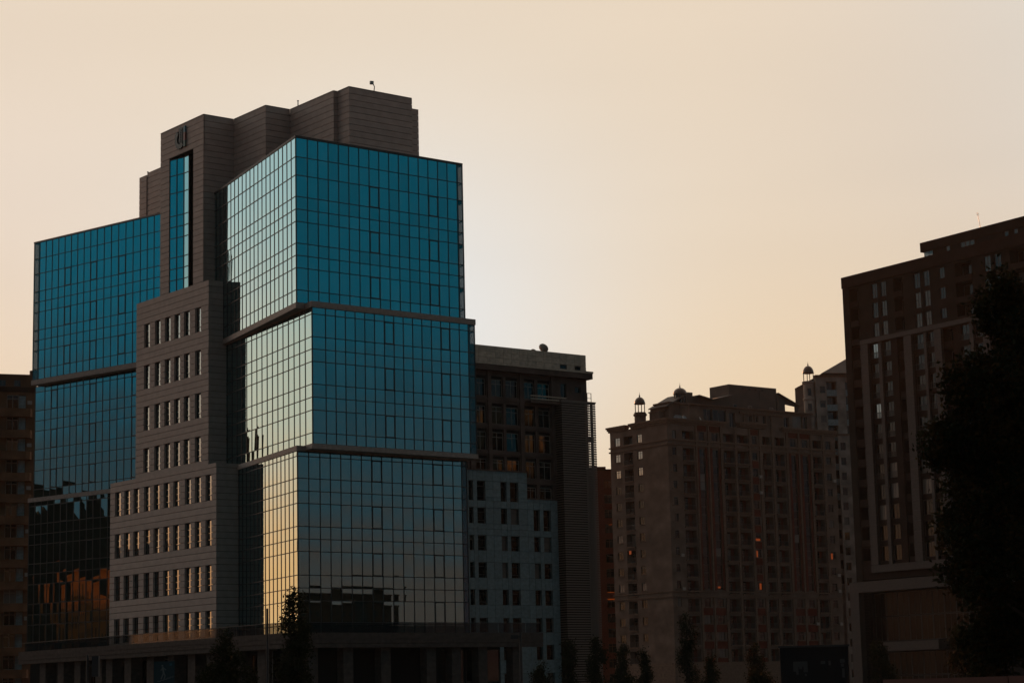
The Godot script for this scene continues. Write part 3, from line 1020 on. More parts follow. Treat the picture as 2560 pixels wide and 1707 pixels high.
	for k in 3:
		var p: Vector3 = spots[k][0]
		var r: float = spots[k][1]
		var d := thing("satellite_dish", spots[k][2], "satellite dish", p, "satellite dishes on the clad office roof")
		st = mb()
		var hgt: float = [1.3, 0.95, 0.8][k]
		tube(st, [p, p + Vector3(0, hgt, 0)], [0.05, 0.04], 6)
		shape(d, "mast", st, M.grey_metal)
		st = mb()
		var prof := []
		for j in 7:
			prof.append([r * j / 6.0, 0.35 * r * pow(j / 6.0, 2)])
		for j in range(6, -1, -1):
			prof.append([r * j / 6.0, 0.35 * r * pow(j / 6.0, 2) - 0.03])
		lathe(st, Vector3.ZERO, prof, 20)
		var tilt := Basis(Vector3(0, 0, 1), -0.6) * Basis(Vector3.RIGHT, -0.72)
		part(d, "reflector", st.commit(), M.dish_white, Transform3D(tilt, p + Vector3(0, hgt, 0)))
		st = mb()
		var tip := tilt * Vector3(0, r * 1.1, 0)
		tube(st, [p + Vector3(0, hgt, 0) + tilt * Vector3(0, 0, -r * 0.9), p + Vector3(0, hgt, 0) + tip], [0.02, 0.03], 5)
		shape(d, "feed_arm", st, M.dark_metal)

# ---------------------------------------------------------------- the domed apartment house
func cupola(t: Node3D, at: Vector3, r: float, drum_y: float, col_y: float, dome_y: float, dome_h: float, glazed: bool):
	# at: plan position; columns from drum_y to col_y carry the dome that springs at dome_y
	var st := mb()
	lathe(st, at, [[r * 1.12, drum_y - 0.25], [r * 1.12, drum_y], [0.0, drum_y]], 24)
	shape(t, "cupola_base", st, M.beige_trim)
	for k in 8:
		var a := TAU * (k + 0.5) / 8
		var p := at + Vector3(cos(a) * r * 0.92, 0, sin(a) * r * 0.92)
		if k % 2 == 0 or glazed:
			st = mb()
			tube(st, [p + Vector3(0, drum_y, 0), p + Vector3(0, col_y, 0)], [0.085, 0.085], 8)
			shape(t, "cupola_column", st, M.beige_trim)
	if glazed:
		st = mb()
		lathe(st, at, [[r * 0.86, drum_y], [r * 0.86, col_y]], 8)
		shape(t, "cupola_glazing", st, M.dark_window)
	st = mb()
	lathe(st, at, [[0.0, col_y], [r * 1.0, col_y], [r * 1.08, col_y + 0.06], [r * 1.08, dome_y], [r * 0.9, dome_y + 0.02]], 24)
	shape(t, "cupola_ring", st, M.beige_trim)
	st = mb()
	var prof := []
	for k in 13:
		var a := PI / 2 * k / 12.0
		prof.append([r * 1.02 * cos(a), dome_y + dome_h * sin(a)])
	lathe(st, at, prof, 28)
	shape(t, "dome", st, M.dome_metal)
	st = mb()
	lathe(st, at, [[0.16, dome_y + dome_h - 0.05], [0.10, dome_y + dome_h + 0.2], [0.16, dome_y + dome_h + 0.3], [0.05, dome_y + dome_h + 0.45], [0.0, dome_y + dome_h + 1.1]], 10)
	shape(t, "finial", st, M.dome_metal)

func domed_house():
	var t := thing("domed_apartment_house", "beige apartment house with two rooftop cupolas and red wall bays, mid distance", "apartment building", Vector3(45, 0, -405))
	var f := Fr.new(Vector2(28.47, -388.96), 53.3)
	var l := Fr.new(Vector2(28.47, -388.96), 142.8)
	var st := mb()
	prism(st, PackedVector2Array([l.xz(-16.6, -1.25), f.xz(0.9, -1.3), f.xz(43.6, -1.3), f.xz(43.6, -18), l.xz(-16.6, -30)]), 0, 51.4)
	shape(t, "inner_core", st, M.brown_render)
	var wr := [[48.55, 50.12], [45.45, 46.93]]
	var br := [[48.6, 50.15], [44.6, 47.0]]
	for k in range(1, 9):
		wr.append([45.45 - 3.085 * k, 46.93 - 3.085 * k])
		br.append([44.6 - 3.085 * k, 47.0 - 3.085 * k])
	for k in 4:
		wr.append([17.5 - 3.08 * k, 19.02 - 3.08 * k])
		br.append([16.6 - 3.08 * k, 18.95 - 3.08 * k])
	var low := [wr[0]]
	for k in 4:
		low.append(wr[10 + k])
	var strip := [wr[0], [20.7, 46.9]]
	for k in 4:
		strip.append(wr[10 + k])
	# the right-hand front
	var cols := [[0.8, 2.1, wr, "w"], [3.65, 6.4, br, "b"], [7.75, 9.2, strip, "s"], [10.95, 12.5, strip, "s"], [13.95, 16.6, br, "b"], [17.5, 20.2, br, "b"], [21.3, 22.6, wr, "w"], [24.1, 26.1, br, "b"], [27.3, 29.8, br, "b"], [31.4, 32.9, strip, "s"], [34.6, 36.1, strip, "s"], [37.45, 39.85, br, "b"], [41.1, 42.45, wr, "w"]]
	facade(t, "front_wall", f, 0.0, 43.7, 0, 51.5, cols, 1.2, M.beige_render)
	for c in cols:
		for r in c[2]:
			if c[3] == "b":
				var wide: float = c[1] - c[0]
				window(t, f, c[0] + 0.35, c[0] + 0.35 + wide * 0.55, r[0] + 0.02, r[1] - 0.25, -1.18, "mt", M.dark_frame, M.dark_window, "balcony_door")
				piece(t, "loggia_panel", f, c[1] - wide * 0.32, c[1] - 0.001, r[0] + 0.01, r[1] - 0.01, -1.19, -1.1, M.red_render)
				if r[1] < 48:
					railing(t, f, c[0], c[1], r[0], 0.95, 0.06)
					piece(t, "balcony_slab", f, c[0] - 0.12, c[1] + 0.12, r[0] - 0.2, r[0] - 0.01, 0.0, 0.28, M.beige_trim)
			elif r[1] - r[0] > 5:
				var y: float = r[1]
				while y > r[0] + 0.5:
					var lo := maxf(y - 1.54, r[0])
					window(t, f, c[0], c[1], lo + 0.02, y, -0.25, "o", M.dark_frame, M.dark_window, "stair_window")
					y -= 1.54
			else:
				window(t, f, c[0], c[1], r[0], r[1], -0.2, "mt", M.dark_frame, M.dark_window)
				if rng.randf() < 0.22 and r[1] < 47:
					piece(t, "air_conditioner", f, c[1] + 0.06, c[1] + 0.8, r[0] - 0.3, r[0] + 0.25, 0.0, 0.34, M.white_frame)
				piece(t, "window_sill", f, c[0] - 0.1, c[1] + 0.1, r[0] - 0.14, r[0], 0.0, 0.14, M.beige_trim)
	# red bays, pilasters, bands and cornices
	for b in [[7.2, 9.7], [10.5, 13.0], [21.0, 23.0], [31.0, 33.35], [34.1, 36.6]]:
		piece(t, "red_panel", f, b[0], b[1], 50.3, 51.35, 0.0, 0.05, M.red_render)
		if b[0] != 21.0:
			piece(t, "red_pier", f, b[0], b[0] + 0.5, 20.6, 47.2, 0.0, 0.06, M.red_render)
			piece(t, "red_pier", f, b[1] - 0.45, b[1], 20.6, 47.2, 0.0, 0.06, M.red_render)
		var w0: float = b[0] + (0.48 if b[0] != 21.0 else 0.25)
		var yb := 19.0
		for k in 4:
			piece(t, "red_panel", f, b[0], b[1], yb - 3.1 - 0.0 + 0.06, yb - 1.7, 0.0, 0.05, M.red_render)
			yb -= 3.08
		if b[0] == 21.0:
			for k in range(1, 9):
				piece(t, "red_panel", f, b[0] + 0.2, b[1] - 0.2, 46.93 - 3.085 * k + 0.12, 45.45 - 3.085 * (k - 1) - 0.2, 0.0, 0.05, M.red_render)
	for a in [7.0, 10.1, 13.25, 16.95, 20.6, 23.3, 26.6, 30.4, 33.6, 36.9, 40.3]:
		piece(t, "pilaster", f, a - 0.2, a + 0.2, 20.4, 51.5, 0.0, 0.2, M.beige_trim)
		piece(t, "pilaster", f, a - 0.2, a + 0.2, 3.0, 19.2, 0.0, 0.2, M.beige_trim)
	for w in [[f, -0.25, 43.9], [l, -16.85, 0.25]]:
		piece(t, "band", w[0], w[1], w[2], 47.35, 47.62, -0.2, 0.25, M.beige_trim)
		piece(t, "band", w[0], w[1], w[2], 48.2, 48.42, -0.2, 0.25, M.beige_trim)
		piece(t, "band", w[0], w[1], w[2], 19.25, 19.5, -0.2, 0.25, M.beige_trim)
		piece(t, "band", w[0], w[1], w[2], 20.2, 20.4, -0.2, 0.25, M.beige_trim)
		piece(t, "plinth", w[0], w[1], w[2], 0.0, 7.3, -0.2, 0.3, M.beige_trim)
	for c in [[f, -0.3, 14.5, 0.0], [f, 18.2, 24.9, 0.25], [f, 29.5, 43.9, -0.1], [l, -16.95, -11.9, -0.05], [l, -10.3, 0.3, 0.0]]:
		for k in 3:
			piece(t, "cornice", c[0], c[1] - 0.16 * k, c[2] + 0.16 * k, 51.35 + 0.34 * k + c[3], 51.69 + 0.34 * k + c[3], -0.7 - 0.01 * k, 0.22 + 0.18 * k, M.beige_trim)
	# the left-hand front
	var lc := [[-15.33, -13.75, wr, "w"], [-12.61, -10.05, br, "b"], [-8.74, -7.3, wr, "w"]]
	facade(t, "side_wall", l, -16.65, -0.001, 0, 51.45, lc, 1.15, M.beige_render)
	for c in lc:
		for r in c[2]:
			if c[3] == "b":
				window(t, l, c[0] + 0.3, c[0] + 1.7, r[0] + 0.02, r[1] - 0.2, -1.13, "mt", M.dark_frame, M.dark_window, "balcony_door")
				piece(t, "loggia_panel", l, c[1] - 0.7, c[1] - 0.001, r[0] + 0.01, r[1] - 0.01, -1.14, -1.05, M.red_render)
				if r[1] < 48:
					railing(t, l, c[0], c[1], r[0], 0.95, 0.06)
					piece(t, "balcony_slab", l, c[0] - 0.12, c[1] + 0.12, r[0] - 0.2, r[0] - 0.01, 0.0, 0.28, M.beige_trim)
			else:
				window(t, l, c[0], c[1], r[0], r[1], -0.2, "mt", M.white_frame if r[1] > 44 else M.dark_frame, M.window_glass if r[1] > 41 else M.dark_window)
				piece(t, "window_sill", l, c[0] - 0.1, c[1] + 0.1, r[0] - 0.14, r[0], 0.0, 0.14, M.beige_trim)
	# the set-back attic storey
	var a := f.moved(0, -4.0)
	var acols := [[12.75, 15.0, [[53.0, 55.4]]], [15.1, 18.6, [[53.0, 55.4]]], [19.4, 20.9, [[52.2, 55.0]]], [24.2, 25.3, [[53.6, 54.7]]], [26.2, 27.0, [[53.6, 54.7]]], [28.1, 29.0, [[53.2, 54.9]]], [33.9, 35.2, [[52.0, 55.0]]], [36.2, 38.9, [[53.0, 55.4]]], [39.1, 40.2, [[53.0, 55.4]]]]
	facade(t, "attic_wall", a, 4.0, 41.5, 51.4, 55.9, acols, 0.5, M.beige_render)
	for c in acols:
		window(t, a, c[0], c[1], c[2][0][0], c[2][0][1], -0.35, "m", M.white_frame, M.dark_window, "attic_window")
	st = mb()
	box(st, a, 4.0, 41.5, 51.4, 55.9, -4.2, -0.45)
	box(st, a, 2.6, 4.0, 51.4, 54.3, -4.0, -1.2)
	shape(t, "attic_core", st, M.beige_render)
	piece(t, "attic_cornice", a, 3.8, 41.8, 55.9, 56.15, -4.3, 0.35, M.beige_trim)
	piece(t, "attic_cornice", a, 2.4, 3.8, 54.3, 54.55, -4.1, -1.0, M.beige_trim)
	piece(t, "attic_lintel", a, 22.0, 33.4, 55.0, 55.3, -0.2, 0.3, M.beige_trim)
	for k in [23.0, 25.8, 30.2]:
		piece(t, "attic_pillar", a, k, k + 0.3, 52.0, 55.0, 0.0, 0.25, M.beige_trim)
	# the loggia roofs and the plant house on top
	var pb := f.moved(4.0, -9.0)
	st = mb()
	var left := Fr.new(pb.xz(20.2, 0), 142.8)
	prism(st, PackedVector2Array([left.xz(-5.6, 0), pb.xz(20.2, 0), pb.xz(33.0, 0), pb.xz(33.0, -7), left.xz(-5.6, -9)]), 55.9, 61.55)
	shape(t, "plant_house", st, M.roof_sheet)
	for k in [23.6, 25.4, 27.0, 28.9]:
		window(t, pb, k, k + 0.6, 60.7, 61.1, -0.03, "o", M.dark_frame, M.interior, "vent_window")
	for k in [21.6, 25.6, 31.4]:
		window(t, pb, k - 0.5, k + 0.5, 56.2, 57.6, -0.02, "o", M.white_frame, M.dark_window, "dormer_window")
	for q in [[3.2, 55.3, 8.2, 57.9, 2.0], [11.5, 57.9, 15.0, 57.3, 0.0], [15.0, 57.3, 20.6, 58.6, 0.0], [32.3, 59.7, 38.2, 57.5, 1.0]]:
		st = mb()
		var th := 0.22
		var p := []
		for d in [-3.5, -9.0 if q[4] != 1.0 else -4.8]:
			for k in 2:
				p.append(f.pt(q[k * 2], q[k * 2 + 1], d))
		quad(st, p[0], p[1], p[3], p[2], Vector3.UP)
		var dn := Vector3(0, -th, 0)
		quad(st, p[0] + dn, p[1] + dn, p[3] + dn, p[2] + dn, Vector3.DOWN)
		quad(st, p[0], p[1], p[1] + dn, p[0] + dn, f.n)
		quad(st, p[2], p[3], p[3] + dn, p[2] + dn, -f.n)
		quad(st, p[0], p[2], p[2] + dn, p[0] + dn, -f.u)
		quad(st, p[1], p[3], p[3] + dn, p[1] + dn, f.u)
		shape(t, "sloping_roof", st, M.roof_sheet)
	st = mb()
	slab_poly(st, f, [Vector2(8.3, 55.9), Vector2(20.6, 55.9), Vector2(20.6, 58.35), Vector2(15.0, 57.1), Vector2(11.5, 57.65), Vector2(8.3, 57.6)], -9.0, -4.5)
	slab_poly(st, f, [Vector2(3.6, 54.5), Vector2(8.2, 54.5), Vector2(8.2, 57.65), Vector2(3.6, 55.3)], -8.9, -4.6)
	slab_poly(st, f, [Vector2(32.3, 55.9), Vector2(34.3, 55.9), Vector2(34.3, 57.6), Vector2(37.3, 57.3), Vector2(37.3, 55.9), Vector2(37.9, 55.9), Vector2(37.9, 57.4), Vector2(32.3, 59.5)], -4.4, -3.9)
	shape(t, "roof_gable", st, M.roof_sheet)
	st = mb()
	box(st, f, 10.9, 12.4, 57.0, 58.75, -8, -6.5)
	shape(t, "chimney", st, M.roof_sheet)
	# the cupolas
	var c1 := l.pt(-8.6, 0, -0.9)
	st = mb()
	lathe(st, c1, [[1.1, 51.4], [1.1, 53.7], [1.3, 53.8], [1.3, 54.1], [0.0, 54.15]], 24)
	shape(t, "turret", st, M.beige_render)
	cupola(t, c1, 1.0, 54.4, 56.0, 56.12, 1.25, false)
	var c2 := f.pt(7.9, 0, -5.0)
	st = mb()
	lathe(st, c2, [[1.65, 51.4], [1.65, 55.6], [1.85, 55.7], [1.85, 56.1], [0.0, 56.15]], 8)
	shape(t, "turret", st, M.beige_render)
	cupola(t, c2, 1.28, 56.1, 57.85, 57.95, 1.2, true)
	# small orange emissive panes in some windows
	for q in [[f, 21.35, 22.55, 30.05, 30.5], [f, 21.35, 21.8, 26.95, 28.2], [f, 21.9, 22.4, 20.85, 22.0], [f, 41.3, 41.75, 26.9, 28.1], [f, 11.3, 11.9, 20.95, 21.3], [l, -12.2, -11.6, 27.8, 28.6]]:
		piece(t, "orange_window_pane", q[0], q[1], q[2], q[3], q[4], -0.16, -0.13, M.orange_pane)
	# a cluster of dishes on the terrace
	for k in 4:
		var p2 := f.pt([4.6, 5.6, 6.3, 10.6][k], 52.0, -2.4 - 0.3 * (k % 2))
		var d := thing("terrace_dish", ["pale dish at the left end of the terrace dishes below the left dome", "second pale dish of the cluster below the octagonal cupola", "third pale dish of the cluster, nearest the octagonal cupola", "single pale dish right of the octagonal cupola on the terrace"][k], "satellite dish", p2, "dishes on the domed house terrace")
		st = mb()
		tube(st, [p2, p2 + Vector3(0, 0.7, 0)], [0.05, 0.04], 6)
		shape(d, "mast", st, M.grey_metal)
		st = mb()
		lathe(st, Vector3.ZERO, [[0.0, 0.0], [0.4, 0.1], [0.62, 0.25], [0.62, 0.22], [0.4, 0.07], [0.0, -0.03]], 16)
		part(d, "reflector", st.commit(), M.grey_metal, Transform3D(Basis(Vector3.UP, 0.4 * k) * Basis(Vector3.RIGHT, 1.15), p2 + Vector3(0, 0.85, 0)))
	var ae := f.pt(32.3, 58.9, -9.0)
	var aer := thing("roof_aerial", "thin television aerial on the right edge of the roof plant house", "aerial", ae)
	st = mb()
	tube(st, [ae, ae + Vector3(0.1, 1.9, 0)], [0.035, 0.03], 5)
	shape(aer, "mast", st, M.dark_metal)
	for k in 3:
		st = mb()
		tube(st, [ae + Vector3(-0.35, 1.0 + 0.35 * k, 0), ae + Vector3(0.5, 1.05 + 0.35 * k, 0)], [0.02, 0.02], 4)
		shape(aer, "crossbar", st, M.dark_metal)

func far_domed_house():
	var t := thing("cupola_apartment_house", "tall beige apartment house with a single open cupola, half hidden by the dark block", "apartment building", Vector3(64, 0, -438))
	var f := Fr.new(Vector2(62.2, -436.0), 82.0)
	var c := f.pt(0.05, 0, -1.4)
	var st := mb()
	lathe(st, c, [[1.2, 0.0], [1.2, 58.0], [1.38, 58.15], [1.38, 58.5], [1.2, 58.6], [1.2, 61.5], [1.38, 61.65], [1.38, 62.0], [1.2, 62.1], [1.2, 65.0], [1.42, 65.15], [1.42, 65.55], [0.0, 65.6]], 16)
	shape(t, "turret", st, M.pale_render)
	cupola(t, c, 1.12, 65.6, 67.3, 67.42, 1.5, false)
	for y in [59.3, 62.5]:
		piece(t, "turret_pane", Fr.new(Vector2(c.x - 0.1, c.z + 1.16), 84.0), -0.36, 0.36, y, y + 1.5, -0.1, 0.06, M.dark_window)
	var rows := []
	var lr := []
	for k in 14:
		rows.append([63.0 - 3.1 * k, 64.4 - 3.1 * k])
		lr.append([63.6 - 3.1 * k, 65.4 - 3.1 * k])
	var cols := [[1.95, 3.1, rows, "w"], [3.4, 5.6, lr, "b"], [7.5, 9.5, lr, "b"]]
	facade(t, "front_wall", f, 1.1, 14.0, 0, 66.4, cols, 1.1, M.pale_render)
	st = mb()
	box(st, f, 1.1, 14.0, 0, 66.3, -16, -1.15)
	shape(t, "inner_core", st, M.brown_render)
	for c2 in cols:
		for r in c2[2]:
			if r[0] < 40:
				continue
			if c2[3] == "w":
				window(t, f, c2[0], c2[1], r[0], r[1], -0.2, "mt", M.dark_frame, M.dark_window)
			else:
				piece(t, "parapet_panel", f, c2[0], c2[1], r[0] - 1.3, r[0] - 0.0, 0.0, 0.08, M.cladding0)
				window(t, f, c2[0] + 0.2, c2[0] + 1.5, r[0], r[1] - 0.1, -1.08, "m", M.dark_frame, M.dark_window)
	piece(t, "cornice", f, 1.0, 14.2, 66.4, 66.75, -1.2, 0.4, M.beige_trim)
	# low extension in front
	var g := f.moved(4.9, 2.0)
	var er := []
	for k in 16:
		er.append([50.7 - 3.1 * k, 52.3 - 3.1 * k])
	facade(t, "wing_wall", g, 0.0, 6.0, 0, 53.8, [[0.35, 1.45, er], [3.0, 4.1, er]], 0.6, M.pale_render)
	piece(t, "wing_cap", g, -0.2, 6.2, 53.8, 54.1, -1.8, 0.3, M.beige_trim)
	for r in er:
		if r[0] > 2:
			window(t, g, 0.35, 1.45, r[0], r[1], -0.3, "m", M.dark_frame, M.dark_window)
	# the pitched roof
	st = mb()
	var p := [f.pt(2.2, 67.0, 1.2), f.pt(9.5, 71.0, -4), f.pt(14.0, 71.0, -4), f.pt(14.0, 67.0, 1.2), f.pt(3.4, 67.0, -14), f.pt(14.0, 67.0, -14)]
	quad(st, p[0], p[1], p[2], p[3], f.n + Vector3.UP)
	quad(st, p[0], p[1], p[1], p[4], -f.u + Vector3.UP)
	quad(st, p[4], p[1], p[2], p[5], -f.n + Vector3.UP)
	quad(st, p[0], p[3], p[5], p[4], Vector3.DOWN)
	quad(st, p[3], p[2], p[2], p[5], f.u)
	shape(t, "pitched_roof", st, M.roof_sheet)

# ---------------------------------------------------------------- the dark apartment block on the right
func dark_block():
	var t := thing("dark_apartment_block", "tall dark brown apartment block with pale stone piers and a rooftop penthouse, far right", "apartment building", Vector3(75, 0, -300))
	var f := Fr.new(Vector2(51.87, -322.86), 145.6)
	var st := mb()
	box(st, f, 0.05, 119.9, 0, 65.0, -18, -1.55)  # extra length out of view, added to keep sun off the long brown block
	shape(t, "inner_core", st, M.interior)
	var top_rows := [[60.69, 62.95], [57.65, 60.0], [54.75, 56.87]]
	var rows := []
	for k in 11:
		rows.append([51.45 - 3.08 * k, 53.7 - 3.08 * k])
	var all := top_rows + rows
	var cols := [[1.44, 3.2, all, "l"], [6.19, 7.43, top_rows, "w"], [8.11, 9.34, top_rows, "w"], [10.96, 12.83, top_rows, "l"], [15.22, 16.53, top_rows, "w"], [17.18, 18.48, top_rows, "w"], [20.4, 21.55, top_rows, "v"], [23.7, 26.95, top_rows, "l"], [29.4, 30.7, top_rows, "w"], [31.4, 32.7, top_rows, "w"], [34.4, 37.0, top_rows, "l"], [39.0, 40.3, top_rows, "w"]]
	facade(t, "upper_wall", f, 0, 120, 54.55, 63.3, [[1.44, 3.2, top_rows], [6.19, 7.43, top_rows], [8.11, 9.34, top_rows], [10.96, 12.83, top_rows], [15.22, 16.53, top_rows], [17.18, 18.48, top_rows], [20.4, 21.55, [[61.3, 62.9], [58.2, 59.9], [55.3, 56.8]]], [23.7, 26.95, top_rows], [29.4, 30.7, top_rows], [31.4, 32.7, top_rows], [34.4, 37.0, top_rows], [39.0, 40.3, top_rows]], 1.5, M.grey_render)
	for c in cols:
		for r in top_rows:
			if c[3] == "w":
				window(t, f, c[0], c[1], r[0], r[1], -0.2, "mh", M.dark_frame, (M.window_glass if rng.randf() < 0.1 else [M.dim_window, M.dark_window][rng.randi() % 2]))
				piece(t, "spandrel_panel", f, c[0] - 0.05, c[1] + 0.05, r[0] - 0.7, r[0] - 0.02, 0.0, 0.06, M.brown_render)
			elif c[3] == "v":
				window(t, f, c[0], c[1], r[0] + 0.6, r[1] - 0.06, -0.2, "m", M.dark_frame, M.dark_window)
			else:
				window(t, f, c[0] + 0.2, c[1] - 0.2, r[0], r[1] - 0.2, -1.5, "m", M.dark_frame, M.dark_window, "balcony_door")
				piece(t, "balcony_front", f, c[0], c[1], r[0] - 0.65, r[0] + 0.25, 0.0, 0.1, M.brown_render)
	piece(t, "roof_band", f, -0.1, 120, 63.3, 65.05, -1.6, 0.3, M.brown_render)
	piece(t, "corner_pier", f, -0.1, 1.3, 0, 63.28, -1.5, 0.12, M.grey_render)
	# below: stone piers and a stone beam round eleven floors
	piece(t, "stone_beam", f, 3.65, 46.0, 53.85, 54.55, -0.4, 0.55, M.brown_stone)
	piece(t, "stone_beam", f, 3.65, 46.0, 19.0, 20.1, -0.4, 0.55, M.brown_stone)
	var lower := []
	for q in [[1.44, 3.4, "l"], [5.4, 7.2, "w"], [8.0, 9.85, "w"], [11.4, 12.85, "l"], [14.6, 16.8, "w"], [17.45, 19.1, "w"], [20.7, 22.6, "l"], [24.2, 26.0, "w"], [26.9, 28.7, "w"], [30.2, 32.0, "l"], [33.6, 35.4, "w"], [36.2, 38.0, "w"]]:
		lower.append([q[0], q[1], rows, q[2]])
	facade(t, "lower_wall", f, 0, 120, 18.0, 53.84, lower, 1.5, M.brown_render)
	for c in lower:
		for r in rows:
			if c[3] == "w":
				window(t, f, c[0], c[1], r[0], r[1], -0.25, "m", M.dark_frame, M.window_glass if rng.randf() < 0.10 and r[0] > 40.0 else M.dark_window)
				if r[0] > 30.0:
					railing(t, f, c[0], c[1], r[0], 0.9, 0.05)
			else:
				window(t, f, c[0] + 0.1, c[1] - 0.1, r[0], r[1] - 0.2, -1.5, "m", M.dark_frame, M.dark_window, "balcony_door")
				piece(t, "balcony_front", f, c[0], c[1], r[0] - 0.6, r[0] + 0.3, 0.0, 0.1, M.brown_render)
	for q in [[3.67, 5.19, 0.5], [7.25, 7.93, 0.3], [12.9, 14.49, 0.5], [16.86, 17.38, 0.3], [19.2, 20.6, 0.5], [26.1, 26.8, 0.3], [28.8, 30.1, 0.5], [38.1, 39.5, 0.5]]:
		var y := 53.8
		while y > 20.15:      # each pier is laid in tall courses
			var lo := maxf(y - 1.54, 20.12)
			if q[2] > 0.4:
				piece(t, "pier_stone", f, q[0], q[1], lo + 0.03, y, 0.0, q[2] + rng.randf_range(-0.006, 0.006), M.brown_stone)
			y -= 1.54
		if q[2] < 0.4:
			piece(t, "thin_pier", f, q[0], q[1], 20.12, 53.84, 0.0, q[2], M.brown_stone)
	piece(t, "red_pier", f, 9.95, 11.3, 20.12, 53.84, 0.0, 0.25, M.brown_render)
	# the base
	piece(t, "base_beam", f, -0.6, 46.0, 16.15, 17.75, -1.0, 1.2, M.brown_stone)
	piece(t, "base_pier", f, -0.6, 1.3, 0, 16.14, -1.0, 1.2, M.brown_stone)
	piece(t, "base_beam", f, 5.2, 17.2, 7.25, 8.6, -1.0, 1.0, M.brown_stone)
	for k in 9:
		for r in [[0.2, 3.6], [3.7, 7.1], [8.8, 12.4], [12.5, 16.0]]:
			window(t, f, 2.0 + k * 2.4, 4.35 + k * 2.4, r[0], r[1], -1.5, "m", M.dark_frame, M.black_window, "shop_window")
	# the penthouse
	var g := f.moved(0, -1.5)
	st = mb()
	box(st, g, 18.0, 70.0, 64.9, 66.3, -9, 0.0)
	shape(t, "penthouse_wall", st, M.grey_render)
	piece(t, "penthouse_roof", g, 15.6, 71.0, 66.32, 67.75, -9.5, 0.15, M.grey_render)
	for k in 2:
		piece(t, "penthouse_pane", g, 16.25 + k * 0.9, 17.1 + k * 0.9, 65.06, 66.3, -0.15, -0.12, M.clear_teal_glass)
	st = mb()
	box(st, g, 16.15, 16.24, 65.06, 66.3, -0.2, -0.1)
	box(st, g, 17.1, 17.15, 65.06, 66.3, -0.2, -0.1)
	shape(t, "penthouse_post", st, M.dark_frame)
	for q in [[20.9, 21.6, 65.15, 66.25], [23.8, 24.65, 65.15, 66.25], [24.7, 25.55, 65.15, 66.25], [25.6, 26.5, 65.15, 66.25], [32.4, 33.1, 65.2, 66.2], [34.2, 34.9, 65.2, 66.2], [37.0, 38.2, 65.2, 66.2]]:
		window(t, g, q[0], q[1], q[2], q[3], 0.0, "o", M.dark_frame, M.dim_window, "penthouse_window")
	piece(t, "penthouse_vent", g, 27.0, 30.0, 65.3, 66.28, 0.0, 0.05, M.interior)
	var b := g.pt(26.9, 67.75, -1.0)
	var mast := thing("roof_mast", "thin leaning antenna mast on the penthouse roof of the dark block", "antenna", b)
	st = mb()
	tube(st, [b, b + Vector3(-0.15, 1.4, -0.1), b + Vector3(-0.32, 2.6, -0.2)], [0.04, 0.03, 0.022], 6)
	shape(mast, "shaft", st, M.grey_metal)
	for k in 2:
		st = mb()
		var e := b + Vector3(-0.31, 2.45 - 0.25 * k, -0.2)
		tube(st, [e + Vector3(-0.12, 0.05, 0), e + Vector3(0.24, -0.04, 0)], [0.03, 0.03], 5)
		shape(mast, "crossbar", st, M.grey_metal)

# ---------------------------------------------------------------- the brick house and the brown house
func brick_block():
	var t := thing("brick_apartment_house", "narrow slice of a red brick apartment house between louvred tower and domed house", "apartment building", Vector3(20, 0, -432))
	var f := Fr.new(Vector2(14.0, -430.0), 85.0)
	var rows := []
	for k in 15:
		rows.append([43.4 - 3.02 * k, 45.2 - 3.02 * k])
	var cols := [[0.4, 1.7, rows], [4.15, 5.75, rows]]
	facade(t, "brick_wall", f, -6.0, 12.0, 0, 47.2, cols, 0.5, M.brick)
	var st := mb()
	box(st, f, -6, 12, 0, 47.1, -14, -0.55)
	shape(t, "inner_core", st, M.interior)
	for k in rows.size():
		if rows[k][0] > 1.0:
			window(t, f, 4.15, 5.75, rows[k][0], rows[k][1], -0.2, "mt", M.ochre_render, M.window_glass if k < 4 else M.dark_window)
	piece(t, "chimney_block", f, -6.0, 4.7, 47.2, 48.0, -6, -0.5, M.brick)
	piece(t, "eaves", f, -6.2, 12.2, 47.21, 47.4, -6, 0.25, M.brown_render)
	piece(t, "orange_window_pane", f, 4.25, 5.65, 21.1 - 0.3, 22.4, -0.15, -0.12, M.orange_pane)
	piece(t, "orange_window_pane", f, 5.0, 5.6, 36.0, 36.2, -0.15, -0.12, M.orange_pane)

